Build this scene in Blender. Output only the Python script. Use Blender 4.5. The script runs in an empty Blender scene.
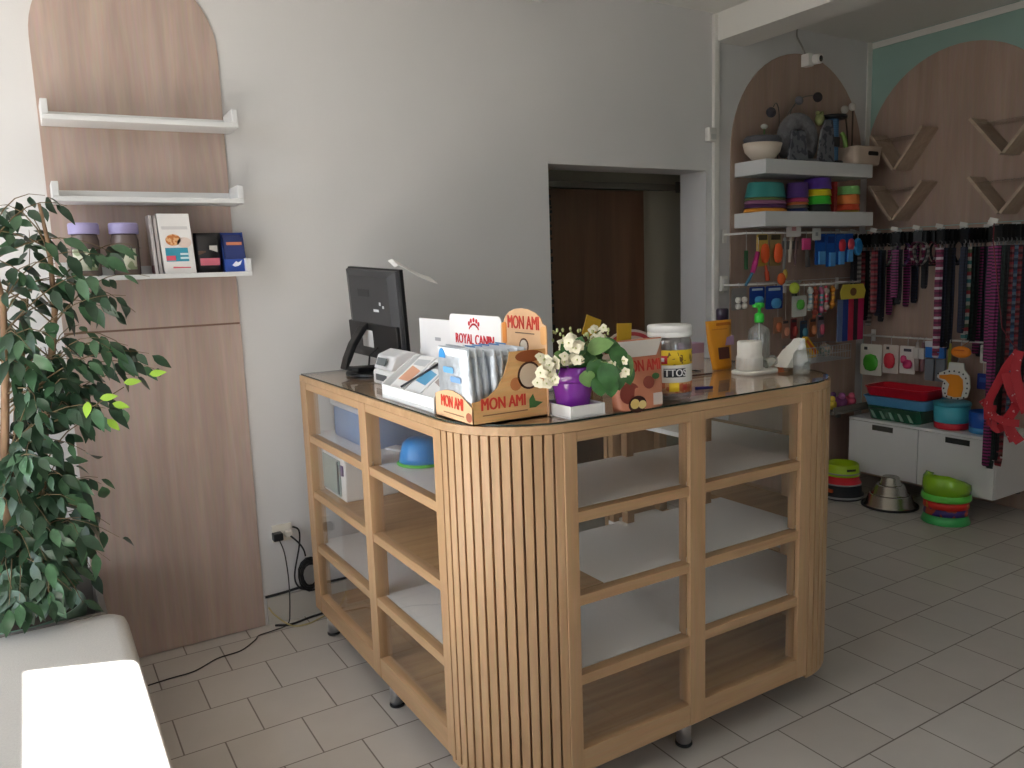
import bpy, math, random
from mathutils import Vector, Matrix
from math import sin, cos, pi, radians as RAD
random.seed(7)
S = bpy.context.scene
COL = S.collection

# ------------------------------------------------------------------ materials
def lin(c):
    return tuple(((v/255)/12.92 if v/255 <= .04045 else ((v/255+.055)/1.055)**2.4) for v in c)

_M = {}
def mat(name, rgb, rough=.5, metal=0., var=0., vscale=8., bump=0., bscale=60., spec=.5, trans=0., coat=0.):
    if name in _M: return _M[name]
    m = bpy.data.materials.new(name); m.use_nodes = True
    nt = m.node_tree; b = nt.nodes['Principled BSDF']
    c = lin(rgb)
    b.inputs['Base Color'].default_value = (*c, 1)
    b.inputs['Roughness'].default_value = rough
    b.inputs['Metallic'].default_value = metal
    b.inputs['Specular IOR Level'].default_value = spec
    b.inputs['Transmission Weight'].default_value = trans
    b.inputs['Coat Weight'].default_value = coat
    if var or bump:
        tc = nt.nodes.new('ShaderNodeTexCoord')
    if var:
        n = nt.nodes.new('ShaderNodeTexNoise'); n.inputs['Scale'].default_value = vscale; n.inputs['Detail'].default_value = 4
        r = nt.nodes.new('ShaderNodeValToRGB')
        r.color_ramp.elements[0].position = .3; r.color_ramp.elements[1].position = .7
        r.color_ramp.elements[0].color = (*[x*(1-var) for x in c], 1)
        r.color_ramp.elements[1].color = (*[min(1, x*(1+var)) for x in c], 1)
        nt.links.new(tc.outputs['Object'], n.inputs['Vector']); nt.links.new(n.outputs['Fac'], r.inputs['Fac'])
        nt.links.new(r.outputs['Color'], b.inputs['Base Color'])
    if bump:
        n2 = nt.nodes.new('ShaderNodeTexNoise'); n2.inputs['Scale'].default_value = bscale
        bp = nt.nodes.new('ShaderNodeBump'); bp.inputs['Strength'].default_value = bump; bp.inputs['Distance'].default_value = .01
        nt.links.new(tc.outputs['Object'], n2.inputs['Vector']); nt.links.new(n2.outputs['Fac'], bp.inputs['Height'])
        nt.links.new(bp.outputs['Normal'], b.inputs['Normal'])
    _M[name] = m
    return m

def wood(name, c1, c2, axis='Z', scale=9., rough=.5, stretch=14.):
    if name in _M: return _M[name]
    m = bpy.data.materials.new(name); m.use_nodes = True
    nt = m.node_tree; b = nt.nodes['Principled BSDF']; b.inputs['Roughness'].default_value = rough
    tc = nt.nodes.new('ShaderNodeTexCoord'); mp = nt.nodes.new('ShaderNodeMapping')
    sc = [scale]*3; sc['XYZ'.index(axis)] = scale/stretch
    mp.inputs['Scale'].default_value = sc
    n = nt.nodes.new('ShaderNodeTexNoise'); n.inputs['Scale'].default_value = 1; n.inputs['Detail'].default_value = 8; n.inputs['Distortion'].default_value = .8
    r = nt.nodes.new('ShaderNodeValToRGB')
    r.color_ramp.elements[0].position = .32; r.color_ramp.elements[1].position = .68
    r.color_ramp.elements[0].color = (*lin(c1), 1); r.color_ramp.elements[1].color = (*lin(c2), 1)
    n2 = nt.nodes.new('ShaderNodeTexNoise'); n2.inputs['Scale'].default_value = 7; n2.inputs['Detail'].default_value = 3
    mx = nt.nodes.new('ShaderNodeMix'); mx.data_type = 'RGBA'; mx.blend_type = 'MULTIPLY'; mx.inputs['Factor'].default_value = .22
    L = nt.links.new
    L(tc.outputs['Object'], mp.inputs['Vector']); L(mp.outputs['Vector'], n.inputs['Vector']); L(mp.outputs['Vector'], n2.inputs['Vector'])
    L(n.outputs['Fac'], r.inputs['Fac']); L(r.outputs['Color'], mx.inputs['A']); L(n2.outputs['Color'], mx.inputs['B'])
    L(mx.outputs['Result'], b.inputs['Base Color'])
    _M[name] = m
    return m

def glass(name, tint=(1, 1, 1), f0=.045, rough=0.0, body=0.0, bodycol=(200, 200, 200)):
    """thin clear sheet: see-through with a mirror reflection that grows towards grazing angles"""
    if name in _M: return _M[name]
    m = bpy.data.materials.new(name); m.use_nodes = True
    nt = m.node_tree; nt.nodes.clear(); L = nt.links.new
    out = nt.nodes.new('ShaderNodeOutputMaterial')
    t = nt.nodes.new('ShaderNodeBsdfTransparent'); t.inputs['Color'].default_value = (*tint, 1)
    g = nt.nodes.new('ShaderNodeBsdfGlossy'); g.inputs['Roughness'].default_value = rough; g.inputs['Color'].default_value = (1, 1, 1, 1)
    lw = nt.nodes.new('ShaderNodeLayerWeight'); lw.inputs['Blend'].default_value = .5
    p = nt.nodes.new('ShaderNodeMath'); p.operation = 'POWER'; p.inputs[1].default_value = 5.5
    k = nt.nodes.new('ShaderNodeMath'); k.operation = 'MULTIPLY_ADD'; k.inputs[1].default_value = 1-f0; k.inputs[2].default_value = f0
    mx = nt.nodes.new('ShaderNodeMixShader')
    L(lw.outputs['Facing'], p.inputs[0]); L(p.outputs[0], k.inputs[0]); L(k.outputs[0], mx.inputs['Fac'])
    last = t
    if body:
        d = nt.nodes.new('ShaderNodeBsdfDiffuse'); d.inputs['Color'].default_value = (*lin(bodycol), 1)
        mb = nt.nodes.new('ShaderNodeMixShader'); mb.inputs['Fac'].default_value = body
        L(t.outputs[0], mb.inputs[1]); L(d.outputs[0], mb.inputs[2]); last = mb
    L(last.outputs[0], mx.inputs[1]); L(g.outputs[0], mx.inputs[2]); L(mx.outputs[0], out.inputs['Surface'])
    _M[name] = m
    return m

def bands(name, cols, per, axis='Z', rough=.6, dots=False):
    """repeating bands of colour along an axis (webbing, striped plastics)"""
    if name in _M: return _M[name]
    m = bpy.data.materials.new(name); m.use_nodes = True
    nt = m.node_tree; b = nt.nodes['Principled BSDF']; b.inputs['Roughness'].default_value = rough; L = nt.links.new
    tc = nt.nodes.new('ShaderNodeTexCoord'); sp = nt.nodes.new('ShaderNodeSeparateXYZ')
    mu = nt.nodes.new('ShaderNodeMath'); mu.operation = 'MULTIPLY'; mu.inputs[1].default_value = 1/per
    fr = nt.nodes.new('ShaderNodeMath'); fr.operation = 'FRACT'
    r = nt.nodes.new('ShaderNodeValToRGB'); r.color_ramp.interpolation = 'CONSTANT'
    el = r.color_ramp.elements
    while len(el) < len(cols): el.new(.5)
    for i, c in enumerate(cols):
        el[i].position = i/len(cols); el[i].color = (*lin(c), 1)
    L(tc.outputs['Object'], sp.inputs[0]); L(sp.outputs['XYZ'.index(axis)], mu.inputs[0]); L(mu.outputs[0], fr.inputs[0])
    L(fr.outputs[0], r.inputs['Fac']); L(r.outputs['Color'], b.inputs['Base Color'])
    _M[name] = m
    return m

def blotch(name, c1, c2, scale=60, rough=.5, thr=.5, metal=0):
    if name in _M: return _M[name]
    m = bpy.data.materials.new(name); m.use_nodes = True
    nt = m.node_tree; b = nt.nodes['Principled BSDF']; b.inputs['Roughness'].default_value = rough; b.inputs['Metallic'].default_value = metal
    tc = nt.nodes.new('ShaderNodeTexCoord'); v = nt.nodes.new('ShaderNodeTexNoise'); v.inputs['Scale'].default_value = scale; v.inputs['Detail'].default_value = 1
    r = nt.nodes.new('ShaderNodeValToRGB'); r.color_ramp.interpolation = 'CONSTANT'
    r.color_ramp.elements[0].color = (*lin(c1), 1); r.color_ramp.elements[1].color = (*lin(c2), 1); r.color_ramp.elements[1].position = thr
    L = nt.links.new
    L(tc.outputs['Object'], v.inputs['Vector']); L(v.outputs['Fac'], r.inputs['Fac']); L(r.outputs['Color'], b.inputs['Base Color'])
    _M[name] = m
    return m

def C(r, g, b, rough=.45, **k):
    return mat('paint_%d_%d_%d_%d' % (r, g, b, round(rough*100)), (r, g, b), rough, **k)

WHITE = mat('white_paint', (226, 224, 219), .45)
WALLW = mat('wall_white', (212, 211, 211), .75, var=.02, vscale=2, bump=.05, bscale=180)
CEILW = mat('ceiling_white', (220, 219, 214), .8)
TEAL = mat('wall_teal', (148, 178, 170), .7, var=.03, vscale=3)
OAK = wood('grey_oak_laminate', (176, 154, 143), (194, 173, 162), 'Z', 14, .42, 12)
OAKD = wood('grey_oak_laminate_far', (170, 145, 130), (184, 159, 144), 'Z', 14, .5, 12)
BEECH = wood('light_beech', (183, 146, 107), (200, 163, 124), 'Z', 26, .4, 16)
BEECHX = wood('light_beech_across', (183, 146, 107), (200, 163, 124), 'X', 26, .4, 16)
BEECHY = wood('light_beech_along', (183, 146, 107), (200, 163, 124), 'Y', 26, .4, 16)
BOARD = wood('shelf_beech', (176, 137, 92), (205, 166, 118), 'X', 22, .45, 14)
DOORW = wood('brown_door', (92, 62, 42), (112, 78, 54), 'Z', 14, .45, 16)
PANE = glass('pane_glass', (.995, .997, .997), .05)
TOPG = glass('top_glass', (.99, .99, .985), .035)
EDGEG = mat('glass_edge', (40, 52, 44), .2)
CHROME = mat('chrome', (236, 236, 238), .4, 1.)
STEEL = mat('brushed_steel', (190, 186, 178), .26, 1.)
BLACK = mat('black_plastic', (24, 24, 26), .35)
DARK = mat('dark_grey_plastic', (52, 53, 56), .42)
SHELFW = mat('white_melamine', (216, 217, 218), .4)
SHELFB = mat('lifted_white_board', (242, 242, 242), .4)  # white lifted to stand in for light missing inside the counter

# ------------------------------------------------------------------ mesh builder
class MB:
    def __init__(s): s.v = []; s.f = []; s.m = []; s.sm = []
    def add(s, vs, fs, mi=0, smooth=False):
        b = len(s.v); s.v += [Vector(x) for x in vs]
        for f in fs:
            s.f.append([b+i for i in f]); s.m.append(mi); s.sm.append(smooth)
        return s
    def box(s, x0, x1, y0, y1, z0, z1, mi=0):
        vs = [(x, y, z) for z in (z0, z1) for y in (y0, y1) for x in (x0, x1)]
        return s.add(vs, [(0, 2, 3, 1), (4, 5, 7, 6), (0, 1, 5, 4), (2, 6, 7, 3), (0, 4, 6, 2), (1, 3, 7, 5)], mi)
    def obox(s, c, size, M=None, mi=0):
        M = M or Matrix.Identity(3); h = [q/2 for q in size]
        vs = [Vector(c)+M@Vector((x*h[0], y*h[1], z*h[2])) for z in (-1, 1) for y in (-1, 1) for x in (-1, 1)]
        return s.add(vs, [(0, 2, 3, 1), (4, 5, 7, 6), (0, 1, 5, 4), (2, 6, 7, 3), (0, 4, 6, 2), (1, 3, 7, 5)], mi)
    def rbox(s, x0, x1, y0, y1, z0, z1, r, mi=0, n=4):
        """box with rounded vertical corners and softened top"""
        pl = rrect(x0, x1, y0, y1, r, n); b = min(r*.5, (z1-z0)*.3)
        cx, cy = (x0+x1)/2, (y0+y1)/2
        def ins(k): return [(cx+(x-cx)*(1-k/((x1-x0)/2)), cy+(y-cy)*(1-k/((y1-y0)/2))) for x, y in pl]
        return s.loft([[(x, y, z0+b) if 0 else (x, y, z0) for x, y in ins(b*.4)], [(x, y, z0+b*.5) for x, y in pl], [(x, y, z1-b) for x, y in pl],
                       [(x, y, z1-b*.3) for x, y in ins(b*.3)], [(x, y, z1) for x, y in ins(b)]], mi, True)
    def loft(s, rings, mi=0, caps=True, smooth=True, closed=True):
        b = len(s.v); n = len(rings[0])
        for r in rings: s.v += [Vector(p) for p in r]
        for i in range(len(rings)-1):
            for j in range(n if closed else n-1):
                k = (j+1) % n
                s.f.append([b+i*n+j, b+i*n+k, b+(i+1)*n+k, b+(i+1)*n+j]); s.m.append(mi); s.sm.append(smooth)
        if caps:
            s.f.append([b+j for j in range(n)][::-1]); s.m.append(mi); s.sm.append(False)
            s.f.append([b+(len(rings)-1)*n+j for j in range(n)]); s.m.append(mi); s.sm.append(False)
        return s
    def lathe(s, prof, c=(0, 0, 0), n=24, mi=0, caps=True, M=None, sx=1., sy=1., smooth=True):
        rings = []
        for r, z in prof:
            rg = []
            for i in range(n):
                a = 2*pi*i/n; p = Vector((r*cos(a)*sx, r*sin(a)*sy, z))
                if M: p = M@p
                rg.append(p+Vector(c))
            rings.append(rg)
        return s.loft(rings, mi, caps, smooth)
    def tube(s, pts, r, n=8, mi=0, caps=True):
        pts = [Vector(p) for p in pts]; rr = r if isinstance(r, (list, tuple)) else [r]*len(pts)
        rings = []; up = Vector((0, 0, 1)); prev = None
        for i, p in enumerate(pts):
            t = (pts[min(i+1, len(pts)-1)]-pts[max(i-1, 0)]).normalized()
            if prev is None:
                a = up if abs(t.dot(up)) < .9 else Vector((1, 0, 0)); u = t.cross(a).normalized()
            else:
                u = (prev-t*prev.dot(t)).normalized()
            prev = u; w = t.cross(u)
            rings.append([p+u*cos(2*pi*k/n)*rr[i]+w*sin(2*pi*k/n)*rr[i] for k in range(n)])
        return s.loft(rings, mi, caps)
    def prism(s, poly, o, u, v, w, mi=0, mside=None):
        """poly in (u,v) at o, pushed along w (full vector)"""
        o, u, v, w = map(Vector, (o, u, v, w)); n = len(poly)
        a = [o+u*p[0]+v*p[1] for p in poly]; b = [p+w for p in a]
        k = len(s.v); s.v += a+b
        fl = u.cross(v).dot(w) > 0
        A = list(range(k, k+n)); B = list(range(k+n, k+2*n))
        for f, q in ((A[::-1] if fl else A, mi), (B if fl else B[::-1], mi)):
            s.f.append(f); s.m.append(q); s.sm.append(False)
        for i in range(n):
            j = (i+1) % n; f = [k+i, k+j, k+n+j, k+n+i]
            s.f.append(f if fl else f[::-1]); s.m.append(mi if mside is None else mside); s.sm.append(False)
        return s
    def ball(s, c, r, mi=0, n=14, sx=1, sy=1, sz=1, M=None):
        prof = [(max(1e-4, r*sin(pi*i/(n//2+1))), -r*cos(pi*i/(n//2+1))*sz) for i in range(n//2+2)]
        return s.lathe(prof, c, n, mi, True, M, sx, sy)
    def strip(s, pts, side, width, th, mi=0):
        """flat band through pts, broad along 'side'"""
        side = Vector(side).normalized(); rings = []; pts = [Vector(p) for p in pts]
        for i, p in enumerate(pts):
            t = (pts[min(i+1, len(pts)-1)]-pts[max(i-1, 0)]).normalized(); nn = t.cross(side).normalized()
            h, q = side*width/2, nn*th/2
            rings.append([p-h-q, p+h-q, p+h+q, p-h+q])
        return s.loft(rings, mi, True, False)
    def ribbon(s, pts, N, width, th, mi=0):
        """flat band whose broad side faces N all along"""
        pts = [Vector(p) for p in pts]; N = Vector(N).normalized(); rings = []
        for i, p in enumerate(pts):
            t = (pts[min(i+1, len(pts)-1)]-pts[max(i-1, 0)]).normalized(); sd = t.cross(N).normalized()*width/2; q = N*th/2
            rings.append([p-sd-q, p+sd-q, p+sd+q, p-sd+q])
        return s.loft(rings, mi, True, False)
    def build(s, name, mats, parent=None, bevel=0., local=False, segs=2, loc=None, subsurf=0, auto=None):
        mats = mats if isinstance(mats, (list, tuple)) else [mats]
        if parent is None and not local and loc is None:
            xs = [p.x for p in s.v]; ys = [p.y for p in s.v]; zs = [p.z for p in s.v]
            off = Vector(((min(xs)+max(xs))/2, (min(ys)+max(ys))/2, min(zs)))
        elif parent is not None and not local:
            off = Vector((0, 0, 0)); q = parent
            while q is not None: off += q.location; q = q.parent
        else: off = Vector((0, 0, 0))
        me = bpy.data.meshes.new(name)
        me.from_pydata([tuple(p-off) for p in s.v], [], s.f)
        for m in mats: me.materials.append(m)
        for i, p in enumerate(me.polygons):
            p.material_index = s.m[i]; p.use_smooth = s.sm[i]
        me.update()
        o = bpy.data.objects.new(name, me); COL.objects.link(o)
        if parent is not None: o.parent = parent
        elif not local: o.location = off if loc is None else loc
        if bevel:
            b = o.modifiers.new('edge', 'BEVEL'); b.width = bevel; b.segments = segs; b.limit_method = 'ANGLE'; b.angle_limit = RAD(40)
        if subsurf:
            q = o.modifiers.new('smooth', 'SUBSURF'); q.levels = subsurf; q.render_levels = subsurf
        return o

def rrect(x0, x1, y0, y1, r, n=4):
    out = []
    for cx, cy, a0 in ((x1-r, y1-r, 0), (x0+r, y1-r, 90), (x0+r, y0+r, 180), (x1-r, y0+r, 270)):
        for i in range(n+1):
            a = RAD(a0+90*i/n); out.append((cx+r*cos(a), cy+r*sin(a)))
    return out
def ell(cx, cy, rx, ry=None, n=24):
    ry = ry or rx
    return [(cx+rx*cos(2*pi*i/n), cy+ry*sin(2*pi*i/n)) for i in range(n)]
def thing(name, label, cat, loc=(0, 0, 0), rz=0, group=None):
    o = bpy.data.objects.new(name, None); COL.objects.link(o); o.empty_display_size = .05
    o.location = loc; o.rotation_euler = (0, 0, rz)
    return tag(o, label, cat, group)
def tag(o, label, cat, group=None, kind=None):
    o['label'] = label; o['category'] = cat
    if group: o['group'] = group
    if kind: o['kind'] = kind
    return o
def struct(o, label=None, cat=None):
    o['kind'] = 'structure'
    if label: o['label'] = label
    if cat: o['category'] = cat
    return o
def decal(name, poly, o, u, v, m, parent, th=.0006, local=False):
    """a thin printed patch lying on a surface; u x v faces outwards"""
    u, v = Vector(u), Vector(v); w = u.cross(v).normalized()*th
    return MB().prism(poly, Vector(o)+w*.4, u, v, w).build(name, m, parent, local=local)
def text(name, body, size, o, u, v, m, parent, align='CENTER', bold=.0, sx=1., th=.0008, local=False, lift=.0012, shear=0.):
    cu = bpy.data.curves.new('letters', 'FONT'); cu.body = body; cu.size = size; cu.align_x = align; cu.align_y = 'CENTER'
    cu.extrude = th/2; cu.resolution_u = 3; cu.shear = shear
    t = bpy.data.objects.new('letters', cu); COL.objects.link(t)
    bpy.context.view_layer.update()
    dg = bpy.context.evaluated_depsgraph_get()
    me = bpy.data.meshes.new_from_object(t.evaluated_get(dg))
    bpy.data.objects.remove(t); bpy.data.curves.remove(cu)
    if bold:      # heavier strokes: the outline repeated with a small shift
        m2 = MB()
        for k_ in (-1, 0, 1): m2.add([p.co+Vector((k_*bold*1.3, 0, k_*.00004)) for p in me.vertices], [tuple(p.vertices) for p in me.polygons])
        bpy.data.meshes.remove(me); me = bpy.data.meshes.new(name); me.from_pydata([tuple(p) for p in m2.v], [], m2.f)
    u, v = Vector(u).normalized(), Vector(v).normalized(); w = u.cross(v).normalized()
    off = Vector((0, 0, 0))
    if not local:
        q = parent
        while q is not None: off += q.location; q = q.parent
    for p in me.vertices:
        p.co = Vector(o)+u*p.co.x*sx+v*p.co.y+w*(p.co.z+lift)-off
    me.name = name; me.materials.clear(); me.materials.append(m)
    for p in me.polygons: p.material_index = 0
    ob = bpy.data.objects.new(name, me); COL.objects.link(ob); ob.parent = parent
    return ob
def kids(o): return [c for c in COL.objects if c.parent == o]
def copy_tree(o, parent=None):
    c = o.copy(); COL.objects.link(c)
    if parent is not None: c.parent = parent
    for k in kids(o): copy_tree(k, c)
    return c

# ------------------------------------------------------------------ camera
cam = bpy.data.cameras.new('camera'); co = bpy.data.objects.new('camera', cam); COL.objects.link(co)
Rm = ((0.8523452, -0.1047002, 0.5123919), (-0.5218780, -0.1067235, 0.8463176), (-0.0339254, -0.9887608, -0.1456060))
co.matrix_world = Matrix(((Rm[0][0], -Rm[0][1], -Rm[0][2], 0), (Rm[1][0], -Rm[1][1], -Rm[1][2], 0), (Rm[2][0], -Rm[2][1], -Rm[2][2], 1.55), (0, 0, 0, 1)))
cam.sensor_width = 36; cam.lens = 793/1024*36; cam.clip_start = .02
S.camera = co

# ------------------------------------------------------------------ room shell
XL, XR, YF, YB, ZC = -1.6, 5.0, -2.4, 3.47, 2.95
# floor tiles
fm = bpy.data.materials.new('floor_tiles'); fm.use_nodes = True
nt = fm.node_tree; b = nt.nodes['Principled BSDF']; L = nt.links.new
tc = nt.nodes.new('ShaderNodeTexCoord'); mp = nt.nodes.new('ShaderNodeMapping'); mp.inputs['Location'].default_value = (-.42-.13, -1.40+.2475*20, 0)
br = nt.nodes.new('ShaderNodeTexBrick'); br.inputs['Scale'].default_value = 1
br.inputs['Brick Width'].default_value = .2604; br.inputs['Row Height'].default_value = .2475
br.inputs['Mortar Size'].default_value = .003; br.inputs['Mortar Smooth'].default_value = .3; br.inputs['Bias'].default_value = 0
br.inputs['Color1'].default_value = (*lin((198, 193, 188)), 1); br.inputs['Color2'].default_value = (*lin((190, 184, 178)), 1)
br.inputs['Mortar'].default_value = (*lin((118, 109, 102)), 1)
nz = nt.nodes.new('ShaderNodeTexNoise'); nz.inputs['Scale'].default_value = 5; nz.inputs['Detail'].default_value = 5
mx = nt.nodes.new('ShaderNodeMix'); mx.data_type = 'RGBA'; mx.blend_type = 'MULTIPLY'; mx.inputs['Factor'].default_value = .25
rp = nt.nodes.new('ShaderNodeMapRange'); rp.inputs['From Min'].default_value = .3; rp.inputs['From Max'].default_value = .7; rp.inputs['To Min'].default_value = .75; rp.inputs['To Max'].default_value = 1.05
bp = nt.nodes.new('ShaderNodeBump'); bp.inputs['Strength'].default_value = .3; bp.inputs['Distance'].default_value = .002; bp.invert = True
L(tc.outputs['Object'], mp.inputs['Vector']); L(mp.outputs['Vector'], br.inputs['Vector']); L(tc.outputs['Object'], nz.inputs['Vector'])
L(nz.outputs['Fac'], rp.inputs['Value']); L(br.outputs['Color'], mx.inputs['A']); L(rp.outputs['Result'], mx.inputs['B']); L(mx.outputs['Result'], b.inputs['Base Color'])
L(br.outputs['Fac'], bp.inputs['Height']); L(bp.outputs['Normal'], b.inputs['Normal'])
b.inputs['Roughness'].default_value = .3
struct(MB().box(XL-.2, XR+.2, YF-.2, YB+.9, -.1, 0).build('floor', fm, loc=(0, 0, 0)))
struct(MB().box(XL-.2, XR+.2, YF-.2, YB+.9, ZC, ZC+.1).build('ceiling', CEILW))
# back wall with the doorway
DX0, DX1, DZ, WT = 2.362, 3.478, 2.07, .215
w = MB(); w.box(XL-.2, DX0, YB, YB+WT, 0, ZC); w.box(DX1, XR+.2, YB, YB+WT, 0, ZC); w.box(DX0, DX1, YB, YB+WT, DZ, ZC)
struct(w.build('wall_back', WALLW))
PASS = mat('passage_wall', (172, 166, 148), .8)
p = MB(); p.box(1.6, 4.6, 4.0, 4.1, 0, ZC); p.box(1.6, 1.7, YB+WT, 4.0, 0, ZC); p.box(4.5, 4.6, YB+WT, 4.0, 0, ZC)
struct(p.build('wall_passage', PASS))
struct(MB().box(XR, XR+.15, YF-.2, YB, 0, ZC).build('wall_right', TEAL))
# left wall with the long window (unseen; opening and transom bar shaped to bound the sun patch)
WY0, WY1, WZ0, WZ1, BZ0, BZ1 = .7, 3.217, .08, 2.736, 2.10, 2.290
w = MB(); w.box(XL-.12, XL, YF-.2, WY0, 0, ZC); w.box(XL-.12, XL, WY1, YB, 0, ZC); w.box(XL-.12, XL, WY0, WY1, 0, WZ0); w.box(XL-.12, XL, WY0, WY1, WZ1, ZC)
struct(w.build('wall_left', WALLW))
w = MB(); w.box(XL-.10, XL-.04, WY0, WY1, BZ0, BZ1)
for yy in (1.55, 2.4): w.box(XL-.08, XL-.04, yy-.03, yy+.03, WZ0, BZ0)
struct(w.build('window_1', WHITE))
# front wall (behind the camera) with the unseen shop window, its opening sized for fill light
FX0, FX1, FZ0, FZ1 = .5, 1.2, .9, 2.2
w = MB(); w.box(XL, FX0, YF-.12, YF, 0, ZC); w.box(FX1, XR, YF-.12, YF, 0, ZC); w.box(FX0, FX1, YF-.12, YF, 0, FZ0); w.box(FX0, FX1, YF-.12, YF, FZ1, ZC)
struct(w.build('wall_front', WALLW))
w = MB()
for xx in (FX0+.03, FX1-.03): w.box(xx-.03, xx+.03, YF-.09, YF-.03, FZ0, FZ1)
struct(w.build('window_2', WHITE))
# ceiling beam and trims
struct(MB().box(3.55, 3.79, YF, YB, 2.795, ZC).build('beam', WHITE), 'white boxed beam running along the ceiling above the counter end', 'beam')
struct(MB().box(3.524, 3.566, YB-.022, YB, 0, 2.94).build('trim_1', WHITE, bevel=.003), 'white cable duct running up the back wall below the beam', 'trim')
struct(MB().box(4.952, 5.0, YB-.009, YB, 2.15, 2.945).box(4.991, 5.0, -1.0, YB-.0095, 2.905, 2.945).build('trim_2', WHITE, bevel=.002), 'white moulding framing the teal wall', 'trim')
struct(MB().box(.78, DX0, YB-.012, YB, 0, .125).box(DX1, 3.68, YB-.012, YB, 0, .125).build('baseboard_back', mat('baseboard_tile', (196, 192, 186), .3)), 'pale tiled skirting along the back wall', 'baseboard')

# arch panels of wood on the walls
def arch_poly(c, r, zs, z0=0, n=28):
    return [(c-r, z0), (c+r, z0)]+[(c+r*cos(pi*i/n), zs+r*sin(pi*i/n)) for i in range(n+1)]
t = thing('arch_wall_panel', 'tall grey oak arched panel on the back wall behind the leafy plant', 'wall panel', (.4385, YB, 0))
MB().prism([(.111, 0.004), (.766, .004), (.766, 1.352), (.111, 1.352)], (0, YB-.009, 0), (1, 0, 0), (0, 0, 1), (0, .009, 0)).build('lower_board', OAK, t, .001)
MB().prism(arch_poly(.4375, .327, 2.435, 1.36), (0, YB-.009, 0), (1, 0, 0), (0, 0, 1), (0, .009, 0)).build('upper_board', OAK, t, .001)
MB().box(.113, .764, YB-.006, YB, 1.352, 1.36).build('joint_strip', C(120, 92, 78), t)
t = thing('arch_wall_panel', 'dark arched wood panel on the back wall in the corner under the camera', 'wall panel', (4.305, YB, 0))
MB().prism(arch_poly(4.293, .618, 2.185, 1.404), (0, YB-.009, 0), (1, 0, 0), (0, 0, 1), (0, .009, 0)).build('upper_board', OAKD, t, .001)
MB().prism([(3.675, 0), (4.911, 0), (4.911, 1.4), (3.675, 1.4)], (0, YB-.009, 0), (1, 0, 0), (0, 0, 1), (0, .009, 0)).build('lower_board', OAKD, t, .001)
t = thing('arch_wall_panel', 'wide arched wood panel on the teal right wall behind the leashes', 'wall panel', (XR, 2.87, 0))
MB().prism(arch_poly(2.87, .607, 2.193, 1.72), (XR-.009, 0, 0), (0, 1, 0), (0, 0, 1), (.009, 0, 0)).build('upper_board', OAKD, t, .001)
MB().prism([(1.2, 0), (3.459, 0), (3.459, 1.714), (1.2, 1.714)], (XR-.009, 0, 0), (0, 1, 0), (0, 0, 1), (.009, 0, 0)).build('lower_board', OAKD, t, .001)

# doorway: sliding door on a rail
t = thing('sliding_door', 'dark brown wooden sliding door hanging in the doorway', 'door', (2.9, 3.93, 0))
MB().box(2.42, 3.385, 3.915, 3.955, .012, 1.995).build('door_leaf', DOORW, t, .002)
lm = MB(); rnd = random.Random(3)
z = 1.96
while z > 1.12:
    h = rnd.uniform(.012, .04); lm.box(2.655, 2.655+rnd.uniform(.012, .028), 3.912, 3.915, z-h, z); z -= h+rnd.uniform(.006, .02)
lm.build('stuck_on_marks', C(22, 18, 18), t)
r = thing('sliding_door_rail', 'grey metal rail above the brown sliding door', 'rail', (3.0, 3.95, 2.0))
MB().box(2.3, 3.70, 3.93, 3.99, 2.005, 2.045).build('track', C(120, 116, 104, .35), r, .003)
MB().box(3.665, 3.70, 3.915, 3.93, 1.99, 2.06).build('end_stop', C(84, 80, 72, .4), r, .003)

# ------------------------------------------------------------------ the counter
cx = thing('display_counter', 'light wood display counter with glass bays and rounded slatted corners', 'counter', (1.5, 2.2, 0))
R0 = .28
def outline(d=0., inner=True):
    o = [(.94+d, 3.26-d)]
    o += [(1.22-(R0-d)*cos(pi/2*i/10), 1.965-(R0-d)*sin(pi/2*i/10)) for i in range(11)]
    o += [(2.17+(R0-d)*sin(pi/2*i/10), 1.965-(R0-d)*cos(pi/2*i/10)) for i in range(11)]
    o += [(2.45-d, 2.75-d), (2.13+d, 2.75-d), (2.13+d, 2.16-d), (1.36-d, 2.16-d), (1.36-d, 3.26-d)]
    return o
X, Y, Z = (1, 0, 0), (0, 1, 0), (0, 0, 1)
MB().prism(outline(0), (0, 0, 1.112), X, Y, (0, 0, .024)).build('top_board', BEECHX, cx, .0015)
MB().prism(outline(.006), (0, 0, 1.1365), X, Y, (0, 0, .0055), 0, 1).build('glass_top', [TOPG, EDGEG], cx)
# face frames
ZB, ZT = .12, 1.1115
RL = [(.19, None)]
fr = MB()
for x0, x1 in ((1.175, 1.217), (1.627, 1.690), (2.12, 2.17)): MB().box(x0, x1, 1.685, 1.735, ZB, ZT).build('post', BEECH, cx, .0015)
for x0, x1 in ((1.217, 1.627), (1.69, 2.12)):
    fr.box(x0, x1, 1.686, 1.725, ZB, .19); fr.box(x0, x1, 1.686, 1.725, 1.083, ZT)
    for z in (.414, .648, .887): fr.box(x0, x1, 1.688, 1.722, z-.03, z)
fr.build('front_frame', BEECHX, cx, .0015)
fl = MB()
for y0, y1 in ((3.185, 3.26), (2.52, 2.585), (1.955, 1.995)): MB().box(.94, .99, y0, y1, ZB, ZT).build('post', BEECH, cx, .0015)
for y0, y1 in ((1.995, 2.52), (2.585, 3.185)):
    fl.box(.941, .98, y0, y1, ZB, .195); fl.box(.941, .98, y0, y1, 1.083, ZT)
    for z in (.420, .655, .893): fl.box(.943, .977, y0, y1, z-.03, z)
fl.build('side_frame', BEECHY, cx, .0015)
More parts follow.
